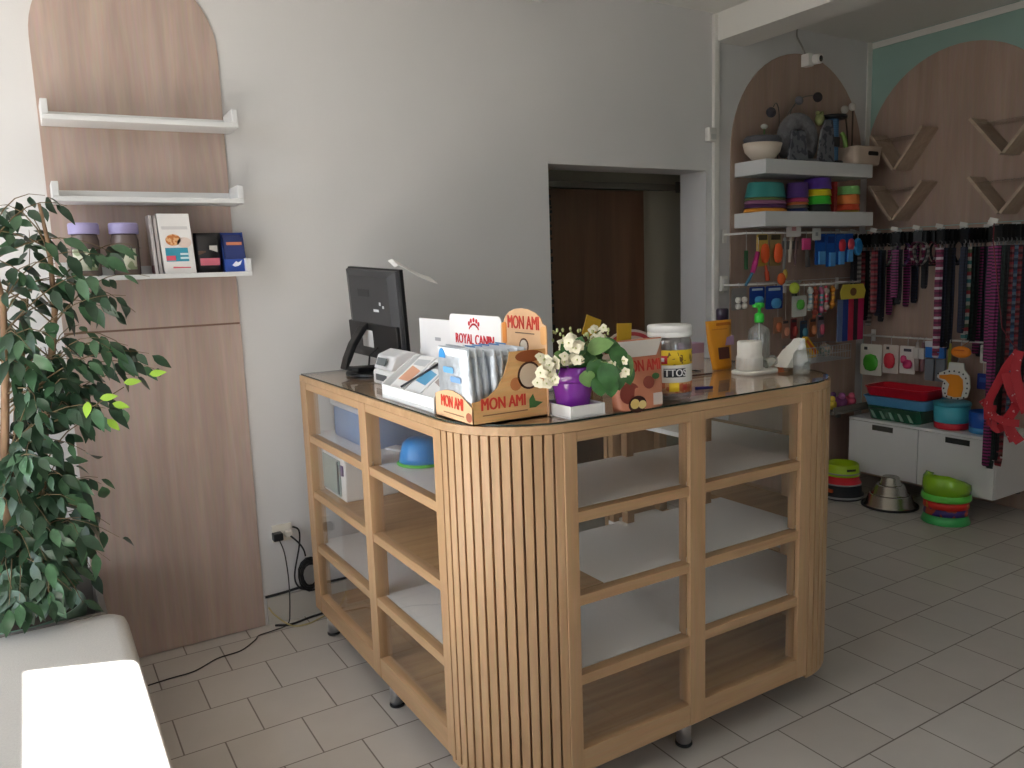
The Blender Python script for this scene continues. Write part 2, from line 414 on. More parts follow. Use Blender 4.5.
# slatted corners
def slats(cxx, cyy, a0, a1, n, name):
    s = MB(); bk = []
    for i in range(n):
        a = a0+(a1-a0)*(i+.5)/n; wd = (abs(a1-a0)*R0/n)-.0065
        c = (cxx+(R0-.008)*cos(a), cyy+(R0-.008)*sin(a), (ZB+ZT)/2)
        s.obox(c, (.016, wd, ZT-ZB), Matrix.Rotation(a, 3, 'Z'))
    o = s.build(name, BEECH, cx, .001)
    g = MB(); nn = 14
    rings = []
    for rr in (R0-.016, R0-.03):
        rings.append([(cxx+rr*cos(a0+(a1-a0)*i/nn), cyy+rr*sin(a0+(a1-a0)*i/nn)) for i in range(nn+1)])
    poly = rings[0]+rings[1][::-1]
    g.prism(poly, (0, 0, ZB), X, Y, (0, 0, ZT-ZB))
    g.build('backing', C(138, 98, 62, .6), o)
slats(1.22, 1.965, pi-.03, 1.5*pi-.155, 14, 'slatted_corner')
slats(2.17, 1.965, 1.5*pi, 2*pi, 14, 'slatted_corner')
for (cxx, cyy, a0, a1) in ((1.22, 1.965, pi, 1.5*pi), (2.17, 1.965, 1.5*pi, 2*pi)):
    o_ = [(cxx+(R0)*cos(a0+(a1-a0)*i/12), cyy+(R0)*sin(a0+(a1-a0)*i/12)) for i in range(13)]
    i_ = [(cxx+(R0-.04)*cos(a0+(a1-a0)*i/12), cyy+(R0-.04)*sin(a0+(a1-a0)*i/12)) for i in range(13)]
    MB().prism(o_+i_[::-1], (0, 0, ZB-.012), X, Y, (0, 0, .012)).build('plinth_band', BEECH, cx)
for y0, y1 in ((1.966, 2.0), (2.69, 2.75)): MB().box(2.405, 2.45, y0, y1, ZB, ZT).build('post', BEECH, cx, .0015)
fw_ = MB(); fw_.box(2.41, 2.449, 2.0, 2.69, ZB, .19); fw_.box(2.41, 2.449, 2.0, 2.69, 1.083, ZT)
for z in (.414, .648, .887): fw_.box(2.413, 2.447, 2.0, 2.69, z-.03, z)
fw_.build('side_frame', BEECHY, cx, .0015)
for z0, z1 in ((.19, .384), (.414, .618), (.648, .857), (.887, 1.083)): MB().box(2.43, 2.434, 2.0, 2.69, z0, z1).build('glass_pane', PANE, cx)
MB().box(2.13, 2.404, 2.725, 2.749, ZB, ZT).build('end_panel', BEECH, cx)
# shelves: white boards and wood boards
def shelf(z, parts, m):
    s = MB()
    for q in parts:
        if len(q) == 4: s.box(q[0], q[1], q[2], q[3], z-.018, z)
        else: s.prism(q, (0, 0, z-.018), X, Y, (0, 0, .018))
    s.build('shelf_board', m, cx)
def rwing(x0, y1=2.72, y0=1.727):
    return [(x0, y1), (x0, y0)]+[(2.17+.235*sin(pi/2*i/8), 1.965-.235*cos(pi/2*i/8)) for i in range(9)]+[(2.405, y1)]
LW, FW, RW = (.978, 1.345, 1.99, 3.235), (1.19, 2.128, 1.727, 2.12), rwing(2.1285)
shelf(.892, [LW], SHELFB); shelf(.886, [FW, RW], SHELFB)
shelf(.654, [LW], BOARD); shelf(.647, [(1.33, 2.205, 1.727, 2.12)], SHELFB); shelf(.647, [(1.19, 1.3295, 1.727, 2.12), rwing(2.2055, 2.72, 1.731)], BOARD)
shelf(.419, [LW], SHELFB); shelf(.413, [FW, RW], SHELFB)
bt = MB(); bt.box(.978, 1.345, 1.99, 3.235, .15, .168); bt.box(1.22, 2.128, 1.727, 2.12, .15, .168); bt.prism(rwing(2.1285), (0, 0, .15), X, Y, (0, 0, .018))
bt.build('bottom_board', BOARD, cx)
ps = MB()
for px, py in ((1.735, 2.105), (1.335, 3.2), (2.145, 2.70), (2.11, 2.105)): ps.box(px-.015, px+.015, py-.015, py+.015, ZB+.05, 1.111)
ps.box(1.345, 1.36, 2.14, 3.25, 1.06, 1.111); ps.box(1.36, 2.13, 2.125, 2.14, 1.06, 1.111); ps.box(1.345, 1.36, 2.14, 3.25, .12, .168)
ps.build('inner_frame', BEECH, cx)
for x0, x1, y0, y1, rows in ((1.217, 1.627, 1.700, 1.704, 'f'), (1.69, 2.12, 1.700, 1.704, 'f'), (.956, .960, 1.995, 2.52, 's'), (.956, .960, 2.585, 3.185, 's')):
    zs = ((.19, .384), (.414, .618), (.648, .857), (.887, 1.083)) if rows == 'f' else ((.195, .39), (.42, .625), (.655, .863), (.893, 1.083))
    for z0, z1 in zs: MB().box(x0, x1, y0, y1, z0, z1).build('glass_pane', PANE, cx)
for lx, ly in ((.995, 3.21), (.995, 2.52), (1.674, 1.765), (2.30, 1.90), (1.32, 3.2), (1.25, 2.0), (2.35, 2.68)):
    lg = MB().lathe([(.024, .012), (.024, ZB+.035)], (lx, ly, 0), 20).build('leg', CHROME, cx)
    MB().lathe([(.026, 0), (.028, .004), (.027, .010), (.024, .012)], (lx, ly, 0), 20).build('foot', BLACK, lg)

TZ = 1.1422
# ---- things inside the counter bays
t = thing('storage_box', 'blue tinted plastic storage box behind the top glass bay nearest the wall', 'box', (1.16, 2.95, .892))
MB().rbox(1.03, 1.30, 2.74, 3.14, .8925, 1.02, .03).build('tub', C(112, 146, 186, .3), t)
MB().rbox(1.02, 1.31, 2.73, 3.15, 1.021, 1.045, .03).build('lid', C(190, 196, 204, .3), t)
t = thing('countertop_appliance', 'small white appliance with a glass door inside the second bay', 'appliance', (1.1, 3.07, .654))
MB().box(.995, 1.22, 2.93, 3.19, .6545, .83).build('case', C(226, 226, 224), t, .006)
MB().box(.989, .995, 2.975, 3.18, .67, .815).build('door', C(150, 166, 160, .15), t, .002)
MB().box(.984, .9885, 2.985, 2.995, .68, .81).build('handle', C(60, 62, 66), t)
MB().box(.9885, .9945, 2.94, 2.965, .76, .80).build('button_panel', C(70, 60, 110), t)
t = thing('upturned_bowl', 'bright blue upturned bowl on a green rim behind the glass', 'bowl', (1.115, 2.455, .893))
MB().lathe([(.082, .008), (.078, .03), (.068, .07), (.050, .086), (.02, .09), (.0005, .09)], (1.115, 2.455, .893), 24).build('bowl', C(40, 138, 214, .3), t)
MB().lathe([(.088, 0), (.09, .004), (.084, .009), (.07, .009)], (1.115, 2.455, .893), 24).build('rim', C(96, 196, 76, .35), t)
tag(MB().obox((1.13, 2.67, .899), (.055, .12, .008), Matrix.Rotation(.35, 3, 'Z')).build('card_stack', C(226, 228, 230), bevel=.001), 'thin white card lying beside the upturned blue bowl', 'card')

# ------------------------------------------------------------------ on the counter
# monitor
t = thing('desktop_monitor', 'black desktop monitor seen from behind on a bent stand', 'monitor', (1.12, 3.02, TZ))
nb, fb = Vector((1.256, 2.842, 1.183)), Vector((1.199, 3.245, 1.205))
hd = (fb-nb); wd = hd.length; hd.normalize()
up = Vector((-.085, -.01, 1)); up = (up-hd*up.dot(hd)).normalized(); nrm = hd.cross(up).normalized()   # faces the screen side or the back
if nrm.x > 0: nrm = -nrm
def mo(a, h, d): return nb+hd*a+up*h+nrm*d
def mbx(m, a0, a1, h0, h1, d0, d1, mi=0):
    m.add([mo(a, h, d) for d in (d0, d1) for h in (h0, h1) for a in (a0, a1)], [(0, 2, 3, 1), (4, 5, 7, 6), (0, 1, 5, 4), (2, 6, 7, 3), (0, 4, 6, 2), (1, 3, 7, 5)], mi)
MH = .374
m = MB(); mbx(m, 0, wd, 0, MH, -.012, .006); m.build('bezel', BLACK, t, .003)
m = MB(); m.loft([[mo(a, h, .006) for a, h in ((.004, .004), (wd-.004, .004), (wd-.004, MH-.004), (.004, MH-.004))],
                  [mo(a, h, .02) for a, h in ((.01, .008), (wd-.01, .008), (wd-.01, MH-.008), (.01, MH-.008))],
                  [mo(a, h, .034) for a, h in ((.05, .05), (wd-.05, .05), (wd-.05, MH-.03), (.05, MH-.03))]], 0, True, False)
m.build('back_cover', DARK, t, .002)
m = MB(); mbx(m, .012, wd-.012, .012, .155, .0205, .036); m.build('lower_cover', BLACK, t, .004)
m = MB(); mbx(m, .005, wd-.005, .01, MH-.008, -.0135, -.0122); m.build('screen', mat('screen_glass', (12, 12, 14), .08), t)
m = MB(); mbx(m, .20, .285, .055, .125, .0362, .037); m.build('rating_label', C(196, 198, 200), t)
m = MB(); mbx(m, .135, .175, .205, .215, .0342, .035); mbx(m, .115, .128, .232, .245, .0342, .035); mbx(m, .092, .104, .222, .232, .0342, .035)
m.build('sticker', C(200, 204, 208), t)
m = MB(); mbx(m, .20, .29, .262, .292, .0342, .0348); m.build('badge', C(34, 34, 38), t)
pv = mo(wd*.62, .145, .03); foot = Vector((1.052, 3.045, TZ+.032))
sp = MB(); sd = hd
sp.strip([pv, pv+nrm*.02+Vector((0, 0, -.01)), pv*.55+foot*.45+nrm*.015, pv*.2+foot*.8, foot+Vector((.01, 0, 0)), foot+Vector((.05, -.02, -.008)), foot+Vector((.14, -.02, -.010))], sd, .042, .022)
sp.build('stand', BLACK, t, .004)
MB().prism(ell(0, 0, .11, .12, 28), (1.175, 3.02, TZ), X, Y, (0, 0, .012)).build('base', BLACK, t, .003)
MB().tube([mo(.17, .06, .036), mo(.2, .03, .06), mo(.24, -.03, .05), (1.18, 3.08, TZ+.016), (1.22, 3.06, TZ+.016)], .004, 6).build('cable', BLACK, t)
tp = thing('paper_sheet', 'white sheet of paper sticking out from the top of the monitor', 'paper', tuple(mo(.03, MH, 0)))
rings = MB(); pts = [(1.226, 2.90, 1.578), (1.236, 2.885, 1.585), (1.25, 2.875, 1.577), (1.30, 2.865, 1.545), (1.345, 2.86, 1.522), (1.385, 2.855, 1.509)]
rings.strip(pts, Vector((.15, 1, .28)), .10, .0015).build('sheet', C(232, 231, 230, .7), tp)
# card terminal
t = thing('receipt_printer', 'small white receipt printer with grey windows between monitor and leaflet tray', 'printer', (1.14, 2.68, TZ))
MB().rbox(1.075, 1.20, 2.60, 2.78, TZ, TZ+.055, .02).build('body', C(222, 222, 222), t)
MB().prism([(0, 0), (.115, 0), (.115, .055), (.07, .068), (.02, .05)], (1.08, 2.775, TZ+.0555), X, Z, (0, -.165, 0)).build('cover', C(214, 214, 216), t, .006)
MB().obox((1.079, 2.69, TZ+.085), (.004, .08, .028), Matrix.Rotation(.35, 3, 'Y')).build('display', C(96, 104, 108, .2), t)
MB().box(1.0735, 1.075, 2.64, 2.74, TZ+.015, TZ+.038).build('paper_slot', C(84, 88, 92), t)
# leaflet tray with its header board
t = thing('leaflet_holder', 'white plastic leaflet tray with a red crown logo header board', 'display stand', (1.08, 2.2, TZ))
MB().box(.965, 1.205, 2.035, 2.41, TZ, TZ+.012).box(.965, .972, 2.035, 2.41, TZ+.012, TZ+.046).build('tray', C(226, 229, 231), t, .002)
sp = [(.965, .0), (1.205, 0), (1.205, .06), (1.115, .125), (1.10, .134), (1.088, .132), (.975, .056), (.965, .046)]
MB().prism(sp, (0, 2.41, TZ), X, Z, (0, .006, 0)).build('side_wall', C(218, 221, 222), t, .001)
MB().prism(sp, (0, 2.029, TZ), X, Z, (0, .006, 0)).build('side_wall', C(218, 221, 222), t, .001)
MB().add([(.974, 2.036, TZ+.02), (.974, 2.409, TZ+.02), (1.098, 2.409, TZ+.115), (1.098, 2.036, TZ+.115), (.978, 2.036, TZ+.013), (.978, 2.409, TZ+.013), (1.104, 2.409, TZ+.109), (1.104, 2.036, TZ+.109)],
         [(0, 3, 2, 1), (4, 5, 6, 7), (0, 1, 5, 4), (2, 3, 7, 6), (1, 2, 6, 5), (0, 4, 7, 3)]).build('slope', C(214, 216, 218), t)
hp = [(y, z) for y, z in rrect(-.17, .17, 0, .262, .018)]
hb = MB().prism(hp, (1.207, 2.215, TZ), (0, -1, 0), Z, (.004, 0, 0)).build('header_board', C(236, 236, 236), t)
RED = C(200, 28, 44); ux = (0, -1, 0)
text('lettering', 'ROYAL CANIN', .046, (1.207, 2.215, TZ+.182), ux, Z, RED, hb, bold=.0014, sx=.84)
cr = MB()
for i in range(5):
    a = RAD(150-30*i); cc = (1.2066, 2.215-.036*cos(a), TZ+.222+.024*sin(a))
    cr.prism(ell(0, 0, .0065, .0075, 12), cc, ux, Z, (-.0008, 0, 0))
for q, (ri, ro) in enumerate(((.018, .026), (.030, .036))):
    pts = [(ro*cos(RAD(160-14*i)), (ro*sin(RAD(160-14*i)))*.7) for i in range(11)]+[(ri*cos(RAD(20+14*i)), (ri*sin(RAD(20+14*i)))*.7) for i in range(11)]
    cr.prism(pts, (1.2066, 2.215, TZ+.212-.010*q+.006), ux, Z, (-.0008, 0, 0))
cr.build('crown_logo', RED, hb)
# leaflets lying on the slope
sl = Vector((.124, 0, .095)).normalized(); sn = Vector((-.095, 0, .124)).normalized()
for i, (y0, y1, c1, c2, cc, lab) in enumerate(((2.29, 2.40, (226, 226, 226), (216, 160, 130), (188, 192, 196), 'leaflet with an orange photo leaning in the tray beside the printer'),
                                  (2.17, 2.28, (230, 232, 234), (92, 164, 206), (150, 150, 152), 'leaflet with a blue picture leaning in the middle of the tray'),
                                  (2.05, 2.16, (222, 222, 222), (150, 140, 136), (196, 180, 170), 'leaflet mostly hidden behind the wooden-look snack box'))):
    q = Vector((.978, (y0+y1)/2, TZ+.0235))+sn*(.001)
    lf = thing('leaflet', lab, 'leaflet', tuple(q), 0, 'leaflets in the white tray')
    hw = (y1-y0)/2
    MB().prism([(-hw, 0), (hw, 0), (hw, .165), (-hw, .165)], q, (0, -1, 0), sl, sn*.006).build('booklet', C(*c1), lf)
    decal('picture', [(-hw*.8, .05+.01*i), (hw*.7, .05), (hw*.8, .10), (-hw*.7, .115)], q+sn*.006, (0, -1, 0), sl, C(*c2), lf)
    decal('picture', [(-hw*.8, .12), (hw*.8, .12), (hw*.8, .15), (-hw*.8, .145)], q+sn*.006, (0, -1, 0), sl, C(*cc), lf)
tag(MB().tube([(.985, 2.305, TZ+.046), (1.085, 2.215, TZ+.122)], .004, 6).build('pen', C(50, 50, 56)), 'dark pen lying across the leaflets in the white tray', 'pen')
# plain white card standing behind the tray
t = thing('paper_stand', 'plain white card standing behind the leaflet tray left of the crown logo', 'card', (1.235, 2.495, TZ))
MB().box(1.232, 1.238, 2.41, 2.68, TZ, TZ+.235).build('card', C(232, 232, 234), t)
MB().box(1.2385, 1.262, 2.40, 2.70, TZ, TZ+.12).build('holder', C(228, 229, 231), t, .002)
decal('mark', [(-.022, -.006), (.022, -.006), (.022, .006), (-.022, .006)], (1.232, 2.53, TZ+.165), ux, Z, C(170, 172, 178), t)

# snack box with lettering, wood-look print
KRAFT = wood('printed_wood_card', (222, 168, 104), (238, 190, 130), 'X', 30, .45, 8)
SKIN = C(226, 184, 142)
LR = C(206, 62, 46)
t = thing('snack_display_box', 'wood-look cardboard display box with red letters full of silver sachets', 'display box', (1.08, 1.9, TZ))
bx0, bx1, by0, by1 = .962, 1.198, 1.792, 2.010
MB().box(bx0, bx1, by0, by1, TZ, TZ+.004).build('bottom_panel', C(214, 190, 160), t)
# front panel (faces the left), convex top edge
wf = by1-by0
fp = [(0, 0), (wf, 0), (wf, .045), (wf*.9, .056), (wf*.7, .075), (wf*.5, .082), (wf*.3, .08), (wf*.12, .072), (0, .064)]
f = MB().prism(fp, (bx0, by1, TZ), (0, -1, 0), Z, (.0025, 0, 0)).build('front_panel', SKIN, t)
text('lettering', 'MON AMI', .046, (bx0, (by0+by1)/2+.006, TZ+.048), ux, Z, LR, f, bold=.0014, sx=.66)
decal('small_print', [(-.06, -.0015), (.06, -.0015), (.06, .0015), (-.06, .0015)], (bx0, 1.90, TZ+.018), ux, Z, C(150, 110, 80), f)
decal('nut_print', ell(0, 0, .016, .013, 14), (bx0, 1.812, TZ+.02), ux, Z, C(168, 96, 74), f)
# side panel (faces the viewer), sweeping cut-out
ws = bx1-bx0
spn = [(0, 0), (ws, 0), (ws, .186), (.118, .186), (.112, .16), (.098, .125), (.078, .095), (.05, .074), (.02, .064), (0, .062)]
s_ = MB().prism(spn, (bx0, by0, TZ), X, Z, (0, .0025, 0)).build('side_panel', KRAFT, t)
text('lettering', 'MON AMI', .046, (bx0+.095, by0, TZ+.052), X, Z, LR, s_, bold=.0014, sx=.70)
decal('small_print', [(-.07, -.0015), (.07, -.0015), (.07, .0015), (-.07, .0015)], (bx0+.1, by0, TZ+.024), X, Z, C(140, 100, 66), s_)
decal('bowl_print', ell(0, 0, .037, .038, 24), (bx0+.178, by0, TZ+.118), X, Z, C(78, 48, 34), s_)
decal('bowl_print', ell(0, 0, .031, .032, 24), (bx0+.178, by0-.0008, TZ+.118), X, Z, C(214, 196, 170), s_)
decal('fruit_print', ell(0, 0, .045, .016, 20), (bx0+.18, by0, TZ+.170), X, Z, C(146, 80, 42), s_)
decal('fruit_print', ell(0, 0, .018, .018, 14), (bx0+.135, by0, TZ+.098), X, Z, C(190, 120, 70), s_)
decal('leaf_print', [(-.02, -.012), (.0, -.012), (.024, .0), (.0, .006), (-.008, .026), (-.02, .012)], (bx0+.196, by0, TZ+.04), X, Z, C(62, 110, 50), s_)
MB().prism([(0, 0), (ws, 0), (ws, .186), (.118, .186), (.05, .074), (0, .062)], (bx0, by1-.0025, TZ), X, Z, (0, .0025, 0)).build('side_panel', KRAFT, t)
hp = [(0, 0), (wf, 0), (wf, .238), (wf*.99, .248), (wf*.92, .252), (wf*.88, .268), (wf*.78, .281), (wf*.62, .290), (wf*.48, .292), (wf*.34, .290), (wf*.2, .280), (wf*.11, .266), (wf*.07, .25), (wf*.01, .246), (0, .236)]
h_ = MB().prism(hp, (bx1-.003, by1+.017, TZ), (0, -1.11, 0), Z, (.003, 0, 0)).build('header_panel', SKIN, t)
text('lettering', 'MON AMI', .054, (bx1-.003, 1.902, TZ+.250), ux, Z, LR, h_, bold=.0014, sx=.72)
decal('small_print', [(-.05, -.0015), (.05, -.0015), (.05, .0015), (-.05, .0015)], (bx1-.003, 1.895, TZ+.222), ux, Z, C(130, 100, 80), h_)
decal('fruit_print', rrect(-.012, .012, -.032, .032, .01), (bx1-.003, 2.005, TZ+.218), ux, Z, C(222, 140, 66), h_)
decal('fruit_print', rrect(-.014, .014, -.03, .02, .01), (bx1-.003, 1.80, TZ+.225), ux, Z, C(226, 170, 110), h_)
decal('bowl_print', ell(0, 0, .024, .022, 18), (bx1-.003, 1.90, TZ+.186), ux, Z, C(90, 56, 40), h_)
decal('bowl_print', ell(0, 0, .019, .017, 18), (bx1-.0038, 1.90, TZ+.186), ux, Z, C(216, 206, 190), h_)
# sachets standing one behind another, facing the left
FOIL = mat('silver_foil', (206, 214, 222), .34, .35, var=.14, vscale=40, bump=.3, bscale=50)
for i in range(8):
    x = .980+.0255*i; hh = .196-.003*i+(.004 if i % 2 else 0)
    lab = ['front', 'second', 'third', 'fourth', 'fifth', 'sixth', 'seventh', 'rearmost'][i]
    yc = 1.905+.006*((i*7) % 3-1)
    sc = thing('treat_sachet', 'silver and blue treat sachet, %s in the row standing in the wood-look box' % lab, 'sachet', (x, yc, TZ+.004), 0, 'sachets in the wood-look display box')
    rg = []
    for k, (zz, hw, th) in enumerate(((0, .086, .001), (.012, .086, .003), (.06, .088, .0095), (.11, .088, .0095), (.16, .087, .006), (.182, .088, .0018), (hh, .088, .0008))):
        lean = -.012*zz/.2
        rg.append([(x+lean-th, yc+hw, TZ+.0045+zz), (x+lean-th, yc-hw*.3, TZ+.0045+zz), (x+lean-th*.9, yc-hw, TZ+.0045+zz), (x+lean+th*.9, yc-hw, TZ+.0045+zz), (x+lean+th, yc, TZ+.0045+zz), (x+lean+th*.9, yc+hw, TZ+.0045+zz)])
    MB().loft(rg, 0, True, True).build('pouch', FOIL, sc)
    u_, v_ = Vector((0, -1, 0)), Vector((-.06, 0, 1)).normalized()
    o_ = Vector((x-.0125, yc, TZ+.0045))
    if i >= 3: decal('print', [(-.085, .17), (.085, .17), (.085, .188), (-.085, .188)], o_+Vector((.0094, 0, 0)), u_, v_, C(222, 228, 234), sc)
    if i < 3:
        decal('print', [(-.085, .166), (.085, .166), (.085, .193), (-.085, .193)], o_+Vector((.0095, 0, 0)), u_, v_, C(232, 238, 242), sc)
        decal('print', ell(-.062, .165, .02, .026, 14), o_+Vector((.008, 0, 0)), u_, v_, C(58, 142, 206), sc)
        decal('print', rrect(-.05, .01, .125, .142, .006), o_+Vector((.0015, 0, 0)), u_, v_, C(110, 172, 220), sc)
        decal('print', rrect(-.01, .05, .102, .118, .006), o_+Vector((.0005, 0, 0)), u_, v_, C(120, 160, 206), sc)
    decal('print', [(-.07, .175), (-.01, .175), (-.012, .19), (-.07, .19)], o_+Vector((.0098, 0, .002)), u_, v_, C(70, 138, 196), sc)

# flower pot on a white tray
t = thing('drip_tray', 'white square tray under the purple flower pot', 'tray', (1.29, 1.745, TZ))
MB().box(1.207, 1.324, 1.698, 1.838, TZ, TZ+.004).build('bottom', C(230, 230, 228), t)
MB().box(1.207, 1.213, 1.698, 1.838, TZ+.0041, TZ+.034).box(1.318, 1.324, 1.698, 1.838, TZ+.0041, TZ+.034).box(1.213, 1.318, 1.698, 1.704, TZ+.0041, TZ+.034).box(1.213, 1.318, 1.832, 1.838, TZ+.0041, TZ+.034).build('rim', C(234, 234, 232), t, .0015)
PX, PY, PZ = 1.2655, 1.768, TZ+.0045
t = thing('flowering_plant', 'white flowering plant in a glossy purple pot', 'potted plant', (PX, PY, PZ))
MB().lathe([(.041, 0), (.044, .004), (.058, .086), (.0585, .088), (.064, .089), (.067, .094), (.069, .128), (.067, .132), (.062, .130), (.06, .105), (.0005, .105)], (PX, PY, PZ), 32).build('pot', mat('purple_glaze', (128, 48, 158), .16, coat=.5), t)
MB().lathe([(.059, 0), (.03, .004), (.0005, .006)], (PX, PY, PZ+.108), 20).build('soil', C(52, 40, 30, .9), t)
def leaf_mesh(m, base, d, up, ln, wd, mi=0, fold=.25, droop=.3, n=5, rnd_=False):
    d = Vector(d).normalized(); up = Vector(up); sd = d.cross(up).normalized(); up = sd.cross(d).normalized(); base = Vector(base)
    rows = []
    for i in range(n+1):
        q = i/n
        wq = wd*(sin(pi*min(1, q**.8))**(.7 if rnd_ else 1)) * (1 if rnd_ else (1-.15*q)) if 0 < q < 1 else wd*.02
        c = base+d*ln*q-up*(droop*ln*q*q)
        rows.append([c-sd*wq+up*wq*fold, c-up*.0, c+sd*wq+up*wq*fold])
    k = len(m.v)
    for r_ in rows: m.v += r_
    for i in range(n):
        for j in (0, 1):
            m.f.append([k+i*3+j, k+i*3+j+1, k+(i+1)*3+j+1, k+(i+1)*3+j]); m.m.append(mi); m.sm.append(True)
lv = MB(); rn = random.Random(11); RIM = PZ+.128
cr_, cf_ = Vector((.853, -.522, 0)), Vector((.522, .853, 0))
def fp_(a, d, h): return Vector((PX, PY, RIM))+cr_*a+cf_*d+Vector((0, 0, h))
def lf_(a, d, h, da, dd, dh, l, w_, mi, fold=.1, dr=.3): leaf_mesh(lv, fp_(a, d, h), cr_*da+cf_*dd+Vector((0, 0, dh)), -cf_*.8+Vector((0, 0, .6)), l, w_, mi, fold, dr, 7, True)
for i in range(26):   # inner rosette
    az = rn.uniform(-1.7, 1.2); el = rn.uniform(.1, .9)
    lf_(.03*cos(az), .03*sin(az), .0+.02*rn.random(), cos(az)*cos(el)+.3, sin(az)*cos(el), sin(el), rn.uniform(.045, .065), rn.uniform(.018, .024), 0 if rn.random() < .7 else 1)
for a, d, h, da, dh, l, w_, mi in ((.03, -.05, .03, .6, .3, .075, .029, 1), (.06, -.04, .045, .8, -.1, .07, .028, 0), (.09, -.03, .035, .7, -.6, .075, .028, 0), (.045, -.06, .01, .25, -1, .075, .03, 0), (.07, -.055, .0, .3, -1, .08, .032, 0), (.10, -.04, -.005, .2, -1, .075, .03, 0), (.02, -.07, -.022, .35, -1, .048, .025, 1), (.055, -.07, -.035, .2, -1, .06, .027, 0), (.115, -.03, .02, .5, -.9, .07, .026, 1), (.085, -.05, -.04, .1, -1, .055, .024, 0), (-.02, -.07, .015, -.2, .5, .045, .022, 0), (.0, -.06, .02, .1, .5, .055, .024, 0), (-.03, -.075, .01, -.3, .3, .04, .02, 1), (.13, -.02, -.01, .3, -1, .06, .022, 0)):
    lf_(a+.008, d-(.035 if a > .06 else 0), h+.018, da, -.3, dh, l*.95, w_*.92, mi)
lv.build('leaves', [mat('leaf_green', (58, 102, 52), .4, var=.3, vscale=30), mat('leaf_light', (112, 148, 84), .42, var=.2, vscale=30)], t)
st = MB(); fw = MB()
spots = [(rn.uniform(-.042, .02), rn.uniform(-.10, -.035), rn.uniform(.02, .085)) for _ in range(36)]+[(rn.uniform(-.10, -.05), rn.uniform(-.12, -.075), rn.uniform(-.035, .04)) for _ in range(30)]+[(rn.uniform(.05, .09), rn.uniform(-.03, .04), rn.uniform(.05, .105)) for _ in range(20)]+[(rn.uniform(.10, .14), rn.uniform(-.09, -.06), rn.uniform(-.02, .03)) for _ in range(6)]
for i, (a, d, h) in enumerate(spots):
    e = fp_(a, d, h)
    if i % 2 == 0: st.tube([fp_(a*.2, d*.2, -.01), fp_(a*.6, d*.6, max(.02, h*.8)), e], .0016, 5)
    nn = (-cf_+cr_*rn.uniform(-.8, .4)+Vector((0, 0, rn.uniform(-.2, .7)))).normalized(); uu = nn.cross(Vector((0, 0, 1))).normalized(); vv = uu.cross(nn)
    big = rn.uniform(.6, .95) if i < 66 else .6
    for k in range(5):
        q = 2*pi/5*k+rn.random()*.4; dd = uu*cos(q)+vv*sin(q)
        leaf_mesh(fw, e, dd+nn*.25, nn, rn.uniform(.016, .024)*big, .0105*big, 0, .05, .2, 4, True)
    fw.ball(e+nn*.002, .0028, 1, 6)
for i in range(34):
    a = rn.uniform(-.06, .10); fw.ball(fp_(a, rn.uniform(-.03, .04), rn.uniform(.06, .105)), rn.uniform(.003, .005), 1, 6, 1, 1, 1.4)
st.build('stems', C(116, 140, 80), t)
fw.build('petals', [mat('petal_cream', (224, 217, 190), .6), C(186, 190, 130)], t)

# treat bag with red letters
t = thing('treat_bag', 'pinkish stand-up treat bag with red letters and pictures of snacks', 'bag', (1.454, 1.716, TZ))
bg = []
for zz, hw, th in ((0, .088, .028), (.01, .09, .029), (.06, .092, .028), (.12, .092, .018), (.165, .093, .008), (.182, .094, .0025), (.196, .094, .0015)):
    bg.append([(1.454+hw*cx_, 1.716+th*cy_+.02*zz, TZ+zz) for cx_, cy_ in ((-1, 0), (-.8, -.8), (-.3, -1), (.3, -1), (.8, -.8), (1, 0), (.8, .8), (.3, 1), (-.3, 1), (-.8, .8))])
MB().loft(bg, 0, True, True).build('bag_body', mat('bag_salmon', (206, 134, 104), .35, var=.08, vscale=14), t)
def bagd(name, poly, z, th, m, x=0, lift=0.):
    MB().prism(poly, (1.454+x, 1.716-th+.02*z-.0012-lift, TZ+z), X, (0, (.11 if z > .05 else .02), 1), (0, -.0008, 0)).build(name, m, t)
bagd('label_band', [(-.086, 0), (.06, 0), (.086, .045), (-.086, .045)], .148, .0135, C(226, 218, 210))
text('lettering', 'MON AMI', .046, (1.454-.004, 1.6925, TZ+.122), X, (0, .15, 1), C(190, 52, 42), t, bold=.0012, sx=.66, lift=.0035)
bagd('print', ell(0, 0, .02, .018, 16), .075, .028, C(150, 74, 60), .018)
bagd('print', ell(0, 0, .032, .024, 20), .018, .032, C(70, 34, 28), -.028)
bagd('print', ell(-.008, 0, .016, .014, 12)[:], .02, .032, C(224, 196, 120), -.03, .001)
bagd('print', ell(.008, 0, .014, .012, 12), .016, .032, C(230, 206, 140), -.02, .002)
bagd('print', ell(0, 0, .014, .009, 12), .09, .0255, C(70, 112, 66), .046)
bagd('print', [(-.017, 0), (.017, 0), (.017, .034), (-.017, .034)], .008, .026, C(214, 198, 190), .052)
bagd('print', ell(0, 0, .035, .03, 20), .05, .0255, C(150, 70, 58), -.05)
